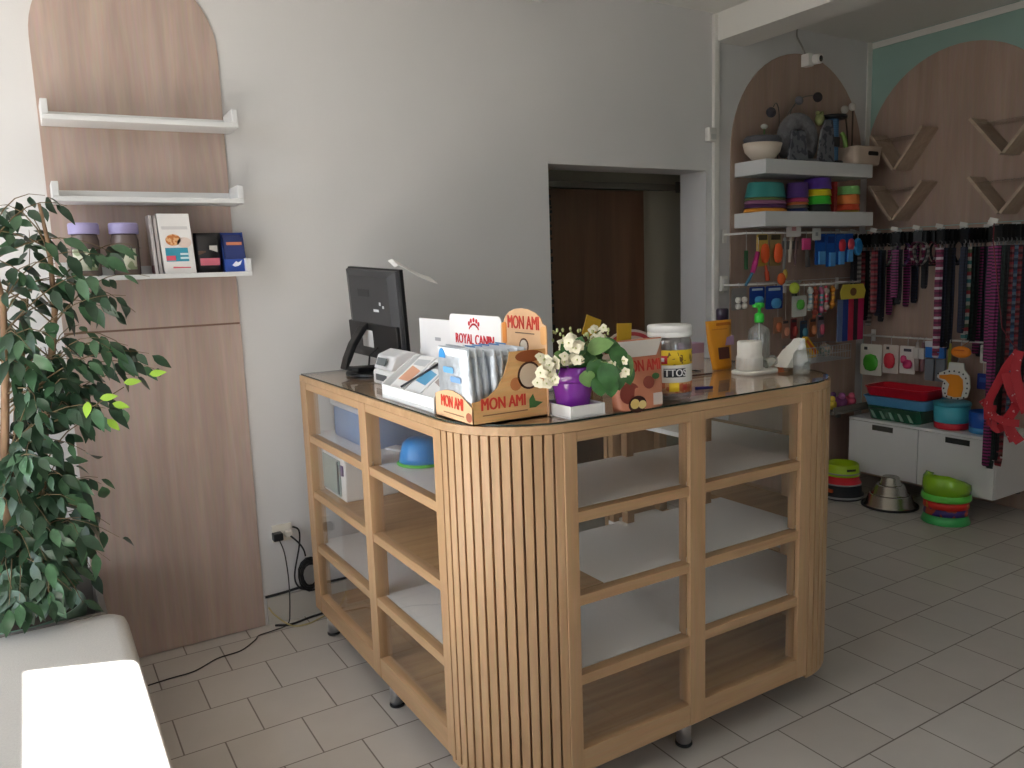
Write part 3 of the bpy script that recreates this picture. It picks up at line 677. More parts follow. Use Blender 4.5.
# cards behind the bag: rounded header and yellow tabs
t = thing('round_header_card', 'pale card with a red rounded border showing above the treat bag', 'card', (1.60, 1.95, TZ))
MB().prism([(.11*cos(pi*i/16), .07*sin(pi*i/16)+.13) for i in range(17)]+[(-.11, 0), (.11, 0)], (1.625, 1.952, TZ), X, Z, (0, .003, 0)).build('card', C(226, 210, 206), t)
po = [(.102*cos(pi*i/16), .062*sin(pi*i/16)+.13) for i in range(17)]+[(.088*cos(pi-pi*i/16), .05*sin(pi-pi*i/16)+.13) for i in range(17)]
decal('border', po, (1.625, 1.952, TZ), X, Z, C(196, 70, 80), t)
for x0, zz, rz, lab in ((1.532, 1.308, .05, 'olive yellow square tag standing between flowers and the round-topped card'), (1.408, 1.335, .35, 'olive yellow tag half hidden behind the white flowers')):
    t = thing('yellow_tag', lab, 'tag', (x0+.027, 1.90, TZ))
    MB().obox((x0+.027, 1.90, zz+.03), (.056, .003, .06), Matrix.Rotation(rz, 3, 'Y')).build('tag', C(196, 158, 36), t)
    MB().tube([(x0+.027, 1.903, TZ+.001), (x0+.027, 1.903, zz+.02)], .002, 6).build('stick', C(150, 120, 60), t)

# the big jar
JX, JY = 1.632, 1.777
t = thing('treat_jar', 'large clear plastic jar with a white screw lid and yellow label', 'jar', (JX, JY, TZ))
MB().lathe([(.058, 0), (.063, .006), (.065, .02), (.065, .165), (.063, .178), (.058, .188), (.056, .188), (.061, .176), (.063, .165), (.063, .02), (.060, .008), (.0005, .004)], (JX, JY, TZ), 40, caps=False).build('jar_wall', glass('jar_plastic', (.9, .9, .9), .07, .05, .12, (200, 200, 200)), t)
MB().lathe([(.0655, 0), (.0665, .002), (.0665, .012), (.065, .014), (.065, .015), (.0665, .017), (.0665, .030), (.063, .034), (.0005, .034)], (JX, JY, TZ+.1885), 40).build('lid', C(232, 232, 230, .4), t)
jc = MB(); rj = random.Random(5)
for i in range(70):
    a, rr = rj.uniform(0, 6.28), .047*math.sqrt(rj.random()); zz = rj.uniform(.014, .135)
    jc.ball((JX+rr*cos(a), JY+rr*sin(a), TZ+zz), .013, rj.randint(0, 1), 8, 1, .7, .8)
o = jc.build('treats', [C(150, 84, 60), C(176, 110, 78)], t); o['kind'] = 'stuff'
def wrap(name, a0, a1, z0, z1, m, rr=.0656, n=20):
    w_ = MB(); w_.loft([[(JX+r_*cos(a0+(a1-a0)*i/n), JY+r_*sin(a0+(a1-a0)*i/n), TZ+zz) for i in range(n+1)] for r_, zz in ((rr, z0), (rr, z1))], 0, False, True, False)
    o = w_.build(name, m, t); sd_ = o.modifiers.new('thick', 'SOLIDIFY'); sd_.thickness = .0006
    return o
A0, A1 = RAD(140), RAD(318)
wrap('label', A0, A1, .025, .152, C(226, 226, 222))
wrap('label_top', A0, A1, .108, .152, blotch('yellow_scribble', (232, 198, 40), (120, 88, 28), 70, .4, .6), .0661)
wrap('label_bottom', A0, A1, .025, .056, blotch('snack_print', (176, 96, 60), (196, 150, 110), 60, .4, .5), .0661)
wrap('print', RAD(226), RAD(252), .03, .056, C(232, 200, 40), .0665)
wrap('print', RAD(262), RAD(276), .032, .05, C(180, 70, 60), .0665)
wrap('badge', RAD(198), RAD(222), .112, .136, C(206, 40, 58), .0665)
wrap('badge_mark', RAD(206), RAD(214), .118, .130, C(240, 236, 232), .0669)
# curved lettering
def curved(body, size, ac, zc, m, rr, bold):
    o = text('lettering', body, size, (0, 0, 0), X, Z, m, t, bold=bold, th=.0004, local=True, sx=.92)
    ro = Vector(t.location)
    for v in o.data.vertices:
        a = ac+v.co.x/rr
        v.co = Vector((JX+(rr-v.co.y)*cos(a), JY+(rr-v.co.y)*sin(a), TZ+zc+v.co.z))-ro
wrap('lettering_outline', RAD(212), RAD(271), .072, .098, C(40, 44, 54), .0664)  # dark printed outline of the letters, drawn as one band
curved('TTOS', .030, RAD(243), .0845, C(236, 238, 240), .0674, .0005)

# pens
tag(MB().tube([(1.795, 1.836, TZ+.005), (1.85, 1.816, TZ+.005)], .005, 8).build('pen', C(40, 40, 130)), 'short blue pen lying on the counter glass right of the jar', 'pen')
tag(MB().tube([(1.985, 2.06, TZ+.004), (2.085, 2.05, TZ+.004)], .0035, 6).build('pencil', C(84, 50, 36)), 'brown pencil lying on the glass behind the jar', 'pencil')
# pale lilac box
t = thing('small_carton', 'small pale lilac carton between the jar and the yellow pouch', 'box', (2.15, 2.2, TZ))
MB().box(2.10, 2.182, 2.186, 2.24, TZ, TZ+.062).build('carton_body', C(206, 196, 196), t, .001)
MB().box(2.0995, 2.1825, 2.1855, 2.2405, TZ+.0622, TZ+.10).build('carton_top', C(176, 150, 180), t, .001)
# yellow pouch
t = thing('treat_pouch', 'orange-yellow stand-up pouch with a dark picture near the counter end', 'pouch', (2.21, 2.14, TZ))
pg = []
for zz, hw, th, sh in ((0, .050, .016, .012), (.012, .051, .017, .011), (.08, .060, .013, 0), (.15, .066, .004, -.006), (.185, .068, .0012, -.008)):
    pg.append([(2.213+sh+hw*a, 2.135+th*b_, TZ+zz) for a, b_ in ((-1, 0), (-.7, -.9), (0, -1), (.7, -.9), (1, 0), (.7, .9), (0, 1), (-.7, .9))])
MB().loft(pg, 0, True, True).build('pouch', mat('pouch_orange', (222, 150, 34), .35, var=.06, vscale=10), t)
def pd(poly, x, z, y, m): MB().prism(poly, (2.213+x, y, TZ+z), X, (0, .09, 1), (0, -.0008, 0)).build('print', m, t)
pd([(-.026, 0), (.03, 0), (.028, .044), (-.028, .044)], .004, .04, 2.1165, C(92, 44, 36))
pd([(-.02, 0), (.026, 0), (.026, .036), (-.01, .03)], .034, .09, 2.1205, C(168, 136, 168))
pd([(-.03, 0), (.045, 0), (.045, .012), (-.03, .01)], .006, .165, 2.1305, C(186, 104, 24))
pd([(-.04, 0), (.04, 0), (.04, .004), (-.04, .004)], -.008, .15, 2.1285, C(196, 120, 28))
# dark bottle behind
t = thing('shampoo_bottle', 'dark purple bottle standing behind the yellow pouch', 'bottle', (2.36, 2.26, TZ))
MB().lathe([(.03, 0), (.033, .005), (.034, .13), (.028, .15), (.024, .155)], (2.33, 2.235, TZ), 20).build('body', C(58, 40, 62, .3), t)
MB().lathe([(.024, .156), (.024, .215), (.02, .22), (.0005, .22)], (2.33, 2.235, TZ), 20).build('cap', C(44, 30, 52, .3), t)
# paper roll in a white dish
t = thing('napkin_dish', 'white rounded dish holding a white roll near the counter end', 'dish', (2.2, 1.98, TZ))
MB().rbox(2.140, 2.30, 1.918, 2.025, TZ, TZ+.014, .03).build('dish', C(236, 235, 230), t)
t = thing('tissue_roll', 'white paper roll wrapped in clear film standing in the white dish', 'roll', (2.192, 1.972, TZ+.0145))
MB().lathe([(.044, 0), (.047, .006), (.047, .045), (.044, .051), (.043, .055), (.043, .100), (.040, .104), (.014, .104), (.014, .095), (.0005, .095)], (2.192, 1.972, TZ+.0145), 28).build('roll', mat('roll_white', (236, 234, 228), .5, bump=.25, bscale=30), t)
MB().lathe([(.0476, .002), (.049, .01), (.0485, .03), (.0478, .046)], (2.192, 1.972, TZ+.0145), 28, caps=False).build('film', glass('clear_film', (.97, .97, .97), .1, .08), t)
t = thing('small_cup', 'small clear plastic cup lying beside the white roll', 'cup', (2.272, 1.95, TZ+.0145))
MB().lathe([(.016, -.022), (.02, .022), (.019, .022), (.015, -.02)], (2.272, 1.95, TZ+.0375), 18, caps=False, M=Matrix.Rotation(1.3, 3, 'Y')).build('cup_wall', glass('cup_plastic', (.9, .9, .88), .08, .1, .4, (220, 218, 210)), t)
# crumpled white bag
t = thing('paper_bag', 'crumpled white paper bag leaning by the clear bottles', 'bag', (2.37, 1.96, TZ))
pb = MB(); rb = random.Random(4)
fpoly = [(2.315, .016), (2.33, .034), (2.365, .068), (2.405, .10), (2.428, .112), (2.432, .085), (2.436, .04), (2.44, .0), (2.41, .0), (2.385, .012), (2.35, .012)]
ra = [(x, 1.915+.02*(z*9-.4)+rb.uniform(-.006, .006), TZ+z) for x, z in fpoly]
cm = (sum(p[0] for p in ra)/11, 0, sum(p[2] for p in ra)/11)
rb2 = [(cm[0]+(x-cm[0])*1.04, 1.945+rb.uniform(-.006, .006), cm[2]+(z-cm[2])*1.02 if z > TZ+.013 else z) for x, y, z in ra]
rc2 = [(x+.006, 1.975+rb.uniform(-.006, .006), cm[2]+(z-cm[2])*.95 if z > TZ+.013 else z) for x, y, z in ra]
pb.loft([ra, rb2, rc2], 0, True, False).build('bag', mat('paper_white', (228, 226, 220), .7, bump=.3, bscale=25), t)
MB().prism([(2.39, .002), (2.432, .002), (2.425, .03), (2.405, .024)], (0, 1.9, TZ), X, Z, (0, .004, 0)).build('opening_shade', C(40, 38, 36), t)  # dark patch painted for the shade in the bag's mouth
# pump bottles
t = thing('pump_bottle', 'large clear hand gel bottle with a bright green pump', 'bottle', (2.37, 2.08, TZ))
bc = (2.375, 2.09, TZ)
MB().lathe([(.036, 0), (.04, .006), (.041, .02), (.041, .125), (.037, .143), (.022, .155), (.014, .16), (.0135, .168)], bc, 28).build('bottle_body', glass('gel_bottle', (.9, .93, .93), .09, .05, .16, (205, 212, 212)), t)
g = C(52, 196, 60, .35)
MB().lathe([(.017, .168), (.018, .172), (.018, .198), (.012, .203), (.008, .205)], bc, 20).build('collar', g, t)
MB().lathe([(.006, .2052), (.006, .222), (.016, .224), (.018, .23), (.016, .242), (.0005, .244)], bc, 20).obox((2.352, 2.082, TZ+.233), (.05, .014, .011), Matrix.Rotation(.3, 3, 'Z')).build('pump_head', g, t, .001)
MB().tube([(2.375, 2.09, TZ+.012), (2.375, 2.09, TZ+.167)], .003, 6).build('dip_tube', C(232, 232, 230), t)
t = thing('spray_bottle', 'small clear bottle with a white nozzle at the counter end', 'bottle', (2.31, 1.835, TZ))
bc = (2.312, 1.842, TZ)
MB().lathe([(.027, 0), (.029, .004), (.029, .07), (.022, .082), (.012, .086)], bc, 24).build('bottle_body', glass('mini_bottle', (.92, .94, .94), .08, .05, .1, (210, 214, 214)), t)
MB().lathe([(.027, .0025), (.0275, .03), (.0005, .0302)], bc, 20).build('liquid', glass('gel', (.9, .92, .92), .05, .0, .15, (200, 206, 206)), t)
MB().lathe([(.013, .0865), (.013, .1), (.008, .104), (.007, .116), (.009, .118), (.008, .124), (.0005, .125)], bc, 18).build('nozzle', C(230, 230, 228), t)
# small cup-like thing by the pot
t = thing('small_tub', 'tiny grey tub between the wood-look box and the white tray', 'tub', (1.222, 1.87, TZ))
MB().lathe([(.014, 0), (.016, .003), (.017, .024), (.0005, .024)], (1.224, 1.865, TZ), 16).build('tub', C(176, 166, 156), t)
MB().lathe([(.0185, .0242), (.0185, .031), (.017, .033), (.0005, .033)], (1.224, 1.865, TZ), 16).build('lid', C(196, 190, 182), t)

# ------------------------------------------------------------------ left wall-panel shelves
def ledge(z, label, x0=.117, x1=.787, tilt=0.):
    t = thing('wall_shelf', label, 'shelf', (.45, YB-.02, z), 0, 'white ledges on the oak panel')
    ya, yb = 3.305, YB-.0095
    MB().box(x0, x1, ya, yb, z, z+.018).build('board', SHELFW, t, .002)
    MB().box(x0, x0+.022, ya, yb, z+.0182, z+.070).build('end_plate', SHELFW, t, .002)
    MB().box(x1-.022, x1, ya, yb, z+.0182, z+.070).build('end_plate', SHELFW, t, .002)
    MB().box(x0+.0222, x1-.0222, yb-.014, yb, z+.0182, z+.052).build('back_lip', SHELFW, t, .002)
    t.rotation_euler = (0, tilt, 0)
    return t
ledge(2.124, 'topmost white ledge shelf, empty, on the oak arch panel', tilt=-.012)
ledge(1.838, 'middle white ledge shelf, empty, on the oak arch panel', .122, .785)
ledge(1.552, 'lowest white ledge shelf holding jars and treat boxes', .122, .795)
SZ = 1.5703
for x, lab in ((.212, 'dark jar with a lilac lid, half behind leaves at the shelf end'), (.346, 'dark jar with a lilac lid and pale label beside the white treat boxes')):
    t = thing('supplement_jar', lab, 'jar', (x, 3.375, SZ), 0, 'lilac-lidded jars')
    MB().lathe([(.044, 0), (.048, .005), (.048, .13), (.043, .148), (.043, .153)], (x, 3.375, SZ), 28).build('jar_body', mat('smoky_plastic', (112, 98, 94), .22), t)
    MB().lathe([(.051, .1535), (.052, .157), (.052, .188), (.049, .194), (.0005, .194)], (x, 3.375, SZ), 28).build('lid', C(168, 160, 206), t)
    lb = MB(); n = 14; a0, a1 = RAD(200), RAD(310)
    lb.loft([[(x+r_*cos(a0+(a1-a0)*i/n), 3.375+r_*sin(a0+(a1-a0)*i/n), SZ+zz) for i in range(n+1)] for r_, zz in ((.0486, .02), (.0486, .098))], 0, False, True, False)
    o = lb.build('label', blotch('jar_label', (206, 208, 188), (150, 164, 128), 22, .5, .56), t); sd_ = o.modifiers.new('thick', 'SOLIDIFY'); sd_.thickness = .0005
def flatbox(name, lab, cat, x0, x1, y0, y1, z0, z1, m, group=None, lean=0., skew=0.):
    t = thing(name, lab, cat, ((x0+x1)/2, (y0+y1)/2, z0), 0, group)
    h = z1-z0
    m_ = MB(); m_.loft([[(x0, y0, z0), (x1, y0, z0), (x1, y1, z0), (x0, y1, z0)], [(x0+skew, y0+lean, z1), (x1+skew, y0+lean, z1), (x1+skew, y1+lean, z1), (x0+skew, y1+lean, z1)]], 0, True, False)
    m_.build('carton', m, t, .0012)
    return t
for i, (x0, lab) in enumerate(((.438, 'narrow treat bag edge leftmost behind the white box front'), (.454, 'second narrow treat bag edge behind the white box'))):
    t = flatbox('treat_packet', lab, 'packet', x0, x0+.012, 3.335+.01*i, 3.42, SZ, SZ+.222, mat('packet_silver', (186, 178, 176), .3, .3), 'treat packets in a row', skew=-.008)
    MB().box(x0-.0012, x0-.0003, 3.34+.01*i, 3.415, SZ+.004, SZ+.075).build('print', C(112, 48, 56), t)
t = flatbox('treat_packet', 'white treat packet with a blue panel and pink badge facing out', 'packet', .472, .588, 3.335, 3.37, SZ, SZ+.228, C(232, 230, 228, .35), None, 0, -.012)
def pf(poly, x, z, c, lift=0.0):
    MB().prism(poly, (x, 3.3345-lift, SZ+z), X, Z, (0, -.0006, 0)).build('print', c, t)
pf([(-.046, 0), (.036, 0), (.034, .052), (-.048, .052)], .528, .046, C(52, 150, 176))
pf([(-.02, 0), (.014, 0), (.014, .018), (-.02, .018)], .502, .05, C(226, 90, 110), .0007)
pf([(-.012, 0), (.02, 0), (.02, .008), (-.012, .008)], .545, .055, C(206, 230, 236), .0007)
pf([(-.012, 0), (.02, 0), (.02, .008), (-.012, .008)], .545, .07, C(206, 230, 236), .0007)
pf(ell(0, 0, .028, .022, 16), .512, .128, blotch('treat_photo', (196, 120, 62), (226, 180, 130), 60, .5, .5))
pf(ell(0, 0, .026, .02, 16), .552, .118, C(226, 206, 196))
pf([(-.05, 0), (.044, 0), (.042, .012), (-.051, .012)], .524, .168, C(206, 204, 204))
pf([(-.03, 0), (.034, 0), (.034, .004), (-.03, .006)], .534, .020, C(220, 96, 110))
t = thing('treat_pouch', 'black pouch with a pink metallic band between white packet and blue box', 'pouch', (.640, 3.36, SZ))
pg = [[(.642+hw*a, 3.362+th*b_, SZ+zz) for a, b_ in ((-1, 0), (-.7, -.9), (0, -1), (.7, -.9), (1, 0), (.7, .9), (0, 1), (-.7, .9))] for zz, hw, th in ((0, .05, .018), (.07, .052, .02), (.135, .052, .01), (.155, .052, .002))]
MB().loft(pg, 0, True, True).build('pouch', C(28, 26, 28, .3), t)
MB().box(.606, .680, 3.3405, 3.3415, SZ+.028, SZ+.056).build('print', mat('pink_foil', (206, 110, 126), .3, .4), t)
MB().box(.645, .675, 3.345, 3.346, SZ+.075, SZ+.105).build('print', C(190, 186, 180), t)
MB().box(.602, .63, 3.344, 3.345, SZ+.07, SZ+.085).build('print', C(86, 62, 48), t)
t = thing('sachet_box', 'blue counter display box of small packets at the shelf right end', 'box', (.745, 3.38, SZ))
BLU = C(40, 74, 160)
MB().box(.697, .785, 3.335, 3.34, SZ, SZ+.05).box(.697, .785, 3.41, 3.415, SZ, SZ+.158).prism([(3.34, 0), (3.41, 0), (3.41, .156), (3.385, .158), (3.355, .052), (3.34, .05)], (.697, 0, SZ), Y, Z, (.004, 0, 0)).prism([(3.34, 0), (3.41, 0), (3.41, .156), (3.385, .158), (3.355, .052), (3.34, .05)], (.781, 0, SZ), Y, Z, (.004, 0, 0)).build('box', BLU, t)
MB().prism([(-.02, 0), (-.004, .016), (.004, .01), (.02, .02), (.012, .002), (.002, -.004), (-.01, -.006)], (.745, 3.3345, SZ+.026), X, Z, (0, -.0006, 0)).build('print', C(226, 228, 236), t)
for i in range(3):
    k = thing('treat_packet', 'small dark packet with an orange stripe, %s in the blue box' % ('front', 'middle', 'rear')[i], 'packet', (.74, 3.35+.02*i, SZ+.004), 0, 'packets in the blue box')
    MB().obox((.741, 3.352+.019*i, SZ+.070+.004*i), (.074, .006, .128+.008*i), Matrix.Rotation(-.12, 3, 'X')).build('packet', C(42, 56, 112), k)
    MB().obox((.741, 3.3478+.019*i, SZ+.112+.005*i), (.06, .0015, .012), Matrix.Rotation(-.12, 3, 'X')).build('stripe', C(206, 130, 100), k)

# ------------------------------------------------------------------ bench, planter and ficus
FAB = mat('bench_fabric', (182, 178, 172), .9, var=.05, vscale=160, bump=.25, bscale=400)
t = thing('upholstered_bench', 'pale fabric bench in the corner with a bright patch of sun', 'bench', (-.3, 1.4, 0))
m = MB(); x0, x1, y0, y1 = -.80, .182, -.1, 2.90
def brng(z, k, r): return [(x, y, z) for x, y in rrect(x0+k, x1-k, y0+k, y1-k, max(.01, r), 6)]
m.loft([brng(.33, .004, .07), brng(.335, 0, .075), brng(.415, 0, .075), brng(.438, .008, .07), brng(.447, .022, .06), brng(.45, .045, .05)], 0, True, True)
m.build('seat_cushion', FAB, t)
MB().rbox(-.78, .160, -.08, 2.88, .06, .3295, .06).build('base', mat('bench_base', (186, 182, 174), .9, bump=.2, bscale=300), t)
lgs = [(-.72, 0), (.09, 0), (-.72, 2.78), (.09, 2.78)]
for lx, ly in lgs: MB().lathe([(.02, 0), (.024, .06)], (lx, ly, 0), 12).build('leg', BLACK, t)
t = thing('square_planter', 'dark grey square planter box behind the bench', 'planter', (-.1, 3.15, 0))
m = MB(); G = mat('planter_grey', (112, 106, 100), .6, var=.06, vscale=12)
px0, px1, py0, py1, pzt = -.34, .128, 2.905, 3.43, .44
m.box(px0, px0+.02, py0, py1, 0, pzt).box(px1-.02, px1, py0, py1, 0, pzt).box(px0+.02, px1-.02, py0, py0+.02, 0, pzt).box(px0+.02, px1-.02, py1-.02, py1, 0, pzt).box(px0+.02, px1-.02, py0+.02, py1-.02, .02, .04)
m.build('box_walls', G, t, .002)
t = thing('ficus_tree', 'leafy dark green ficus with thin trunks beside the bench', 'plant', (-.12, 3.13, .041))
fc = (-.12, 3.13, .041)
MB().lathe([(.13, 0), (.14, .01), (.175, .33), (.19, .335), (.195, .345), (.195, .385), (.19, .395), (.178, .39), (.172, .35), (.0005, .345)], fc, 32).build('pot', mat('pot_green', (108, 140, 122), .35), t)
MB().lathe([(.17, 0), (.1, .006), (.0005, .01)], (fc[0], fc[1], fc[2]+.352), 24).build('soil', C(60, 48, 38, .9), t)
rp_ = random.Random(21)
BARK = wood('bark', (120, 92, 68), (160, 130, 100), 'Z', 40, .8, 6)
trunks = [[(-.14, 3.12, .38), (-.13, 3.10, .7), (-.11, 3.06, 1.0), (-.075, 3.03, 1.3), (-.06, 3.0, 1.5), (-.09, 2.98, 1.75)],
          [(-.09, 3.15, .38), (-.03, 3.12, .7), (.0, 3.08, 1.0), (.055, 3.05, 1.3), (.08, 3.03, 1.46), (.085, 3.0, 1.66), (.07, 2.97, 1.80)],
          [(-.13, 3.17, .38), (-.10, 3.2, .8), (-.05, 3.2, 1.2), (.0, 3.18, 1.5)]]
for tr in trunks: MB().tube(tr, [.018-.0022*i for i in range(len(tr))], 8).build('trunk', BARK, t)
poly = [(-.12, 1.86), (0.02, 1.813), (.092, 1.846), (.150, 1.822), (.169, 1.767), (.264, 1.686), (.354, 1.668), (.373, 1.532), (.336, 1.482), (.30, 1.415), (.330, 1.326), (.35, 1.235), (.30, 1.20), (.205, 1.20), (.225, 1.139), (.255, 1.107), (.222, 1.041), (.160, 1.015), (.135, .914), (.155, .833), (.115, .771), (.165, .724), (.195, .689), (.155, .607), (.13, .56), (.06, .54), (-.03, .52), (-.25, .52), (-.38, .8), (-.40, 1.5), (-.3, 1.8)]
def inside(x, z):
    c = False
    for i in range(len(poly)):
        (a, b_), (d, e) = poly[i], poly[i-1]
        if (b_ > z) != (e > z) and x < (d-a)*(z-b_)/(e-b_)+a: c = not c
    return c
tw = MB(); lf = MB(); nl = 0
def bez(a, b_, c_, q): return a*(1-q)**2+b_*2*q*(1-q)+c_*q*q
targets = [(.36, 1.66), (.375, 1.56), (.30, 1.62), (.345, 1.30), (.36, 1.24), (.30, 1.22), (.25, 1.12), (.215, 1.07), (.16, .84), (.15, .88), (.19, .70), (.17, .71), (.155, .62), (.10, .56), (.15, 1.80), (.09, 1.83), (.0, 1.8), (.29, 1.5), (.25, 1.45), (.22, 1.36), (.15, 1.3), (.2, 1.55), (.32, 1.44)]
while len(targets) < 150:
    x, z = rp_.uniform(-.36, .38), rp_.uniform(.48, 1.85)
    if inside(x, z) and not (z > 1.35 and rp_.random() < .8): targets.append((x, z))
targets += [(rp_.uniform(-.22, .06), rp_.uniform(.47, .60)) for _ in range(34)]
for ti_, (x, z) in enumerate(targets):
    tr = rp_.choice(trunks[:2] if x > .05 else trunks)
    zs = max(.62, min(1.66, z+rp_.uniform(-.25, .08)))
    for a, b_ in zip(tr, tr[1:]):
        if a[2] <= zs <= b_[2]:
            q = (zs-a[2])/(b_[2]-a[2]); st0 = Vector(a).lerp(Vector(b_), q); break
    else: st0 = Vector(tr[-2])
    e = Vector((x, rp_.uniform(2.86, 3.22) if x < .12 else rp_.uniform(2.88, 3.10), z))
    if ti_ >= len(targets)-34: e.y = rp_.uniform(2.80, 2.93)
    k = 3.0/e.y; e.x /= (k*.5+.5)
    mid = (st0+e)/2+Vector((rp_.uniform(-.05, .05), rp_.uniform(-.05, .05), .06+.22*(e-st0).length))
    ln = (e-st0).length; n = max(4, int(ln/.045))
    pts = [bez(st0, mid, e, i/n) for i in range(n+1)]
    tw.tube(pts, [.0030-.0022*i/n for i in range(n+1)], 5)
    i0 = int(n*.25)
    for i in range(i0, n+1):
        for s_ in ((-1, 1) if rp_.random() < (.8 if pts[i].z < 1.3 else .35) else (rp_.choice((-1, 1)),)):
            tdir = (pts[min(i+1, n)]-pts[max(0, i-1)]).normalized()
            sd = tdir.cross(Vector((0, 0, 1)))
            if sd.length < .1: sd = Vector((1, 0, 0))
            sd.normalize()
            dv = tdir*.5+sd*s_*rp_.uniform(.4, 1)+Vector((rp_.uniform(-.2, .2), rp_.uniform(-.35, .2), rp_.uniform(-1.3, -.2)))
            if i == n and s_ == 1: dv = tdir+Vector((0, 0, -.5))
            b0 = pts[i]+dv.normalized()*.012
            L_ = rp_.uniform(.055, .092)
            tipp = b0+dv.normalized()*L_
            if tipp.x > .05 and not inside(tipp.x*3/tipp.y, tipp.z) and rp_.random() < .7: continue
            if tipp.z < .462 or b0.z < .475 or (tipp.z < .475 and tipp.y < 2.88): continue
            if tipp.y > 3.40 or (tipp.y > 3.26 and tipp.z > 1.5): continue
            up = Vector((rp_.uniform(-.6, .6), -.7+rp_.uniform(-.5, .5), rp_.uniform(.2, 1)))
            mi = 0 if rp_.random() < .72 else 1
            leaf_mesh(lf, b0, dv, up, L_, L_*rp_.uniform(.2, .27), mi, .18, rp_.uniform(.05, .35), 5); nl += 1
# a few young bright leaves
for (x, z, dx, dz) in ((.14, 1.165, -.2, -1), (.175, 1.17, .9, .1), (.21, 1.15, .9, -.3), (.25, 1.215, 1, .05), (.19, 1.10, .5, -.6), (.33, 1.235, 1, .1)):
    leaf_mesh(lf, (x, 2.90, z), (dx, -.2, dz), (0, -1, .5), .055, .014, 2, .1, .1, 5)
tw.tube([(.0, 3.05, 1.08), (.10, 2.95, 1.12), (.16, 2.9, 1.15), (.25, 2.9, 1.2)], [.004, .003, .002, .0015], 5)
tw.build('branches', mat('twig', (104, 88, 62), .8), t)
lf.build('foliage', [mat('ficus_dark', (40, 66, 46), .32, var=.25, vscale=25), mat('ficus_mid', (62, 96, 66), .32, var=.25, vscale=25), mat('ficus_young', (146, 186, 60), .4)], t)
MB().tube([(-.115-.03*cos(a_*.7), 3.09-.03*sin(a_*.7), .86+.002*a_) for a_ in range(10)], .004, 6).build('tie', C(168, 52, 48), t)

# ------------------------------------------------------------------ socket and cables by the counter
t = thing('wall_socket', 'cream double wall socket low on the back wall by the counter', 'socket', (.865, YB, .39))
MB().box(.826, .914, YB-.014, YB, .375, .452).build('plate', C(222, 216, 204), t, .003)
for xx in (.852, .889): MB().prism(ell(0, 0, .014, .014, 16), (xx, YB-.0141, .413), X, Z, (0, -.002, 0)).build('outlet', C(200, 194, 184), t)
t = thing('power_plug', 'black power plug in the left half of the wall socket with thin lead', 'plug', (.845, YB-.03, .40))
MB().obox((.842, YB-.036, .408), (.042, .04, .034)).build('plug_body', BLACK, t, .004)
cb = [(.846, YB-.05, .392), (.862, YB-.055, .33), (.872, YB-.05, .2), (.868, YB-.045, .06), (.85, YB-.06, .006), (.78, 3.385, .005), (.715, 3.375, .005), (.69, 3.34, .005), (.615, 3.275, .005), (.52, 3.262, .005), (.42, 3.205, .005), (.33, 3.20, .005), (.22, 3.19, .005)]
def smooth(pts, k=6):
    P_ = [Vector(p) for p in pts]; out = []
    for i in range(len(P_)-1):
        p0, p1, p2, p3 = P_[max(0, i-1)], P_[i], P_[i+1], P_[min(len(P_)-1, i+2)]
        for j in range(k):
            q = j/k; out.append(.5*((2*p1)+(p2-p0)*q+(2*p0-5*p1+4*p2-p3)*q*q+(3*p1-p0-3*p2+p3)*q**3))
    return out+[P_[-1]]
MB().tube(smooth(cb), .0028, 6).build('lead', C(58, 54, 52), t)
t = thing('power_plug', 'dark plug in the right half of the socket with a thick black lead', 'plug', (.893, YB-.03, .40))
MB().obox((.891, YB-.034, .413), (.03, .036, .026)).build('plug_body', C(206, 200, 190), t, .003)
MB().tube(smooth([(.895, YB-.05, .405), (.925, YB-.06, .37), (.948, YB-.05, .33), (.955, YB-.05, .297)]), .004, 6).build('lead', BLACK, t)
t = thing('cable_coil', 'coil of black cable hanging between wall and counter', 'cable', (.965, YB-.05, .14))
m = MB(); rc = random.Random(2)
for i in range(9):
    r_ = .045+.003*i; ph = rc.uniform(0, 6)
    m.tube([(.972+r_*.75*cos(a/14*2*pi+ph), YB-.045+.004*(i % 4)+.006*sin(a), .205+r_*1.15*sin(a/14*2*pi+ph)) for a in range(15)], .004, 6)
m.build('coil', BLACK, t)
m = MB()
m.tube(smooth([(.91, YB-.035, .44), (.935, YB-.045, .42), (.93, YB-.05, .35), (.90, YB-.05, .22), (.915, YB-.05, .16), (.95, YB-.05, .14)]), .004, 6)
m.build('tail', BLACK, t)
t = thing('wall_cable', 'black cable running along the top of the skirting to the counter', 'cable', (.88, YB-.01, .13))
MB().tube(smooth([(.772, YB-.018, .137), (.85, YB-.018, .139), (.93, YB-.02, .145), (1.05, YB-.02, .14), (1.3, YB-.02, .14)]), .006, 6).build('cable', BLACK, t)
t = thing('floor_cable', 'loose dark and cream cables on the floor at the counter leg', 'cable', (.9, 3.40, 0))
MB().tube(smooth([(.80, 3.43, .006), (.86, 3.40, .006), (.95, 3.42, .006), (1.05, 3.43, .01), (1.15, 3.44, .02)]), .005, 6).build('dark_cable', C(40, 38, 38), t)
MB().tube(smooth([(.775, 3.42, .10), (.80, 3.41, .06), (.86, 3.38, .008), (.93, 3.36, .006), (1.02, 3.40, .006), (1.12, 3.42, .006)]), .0035, 6).build('cream_cable', C(196, 180, 130), t)

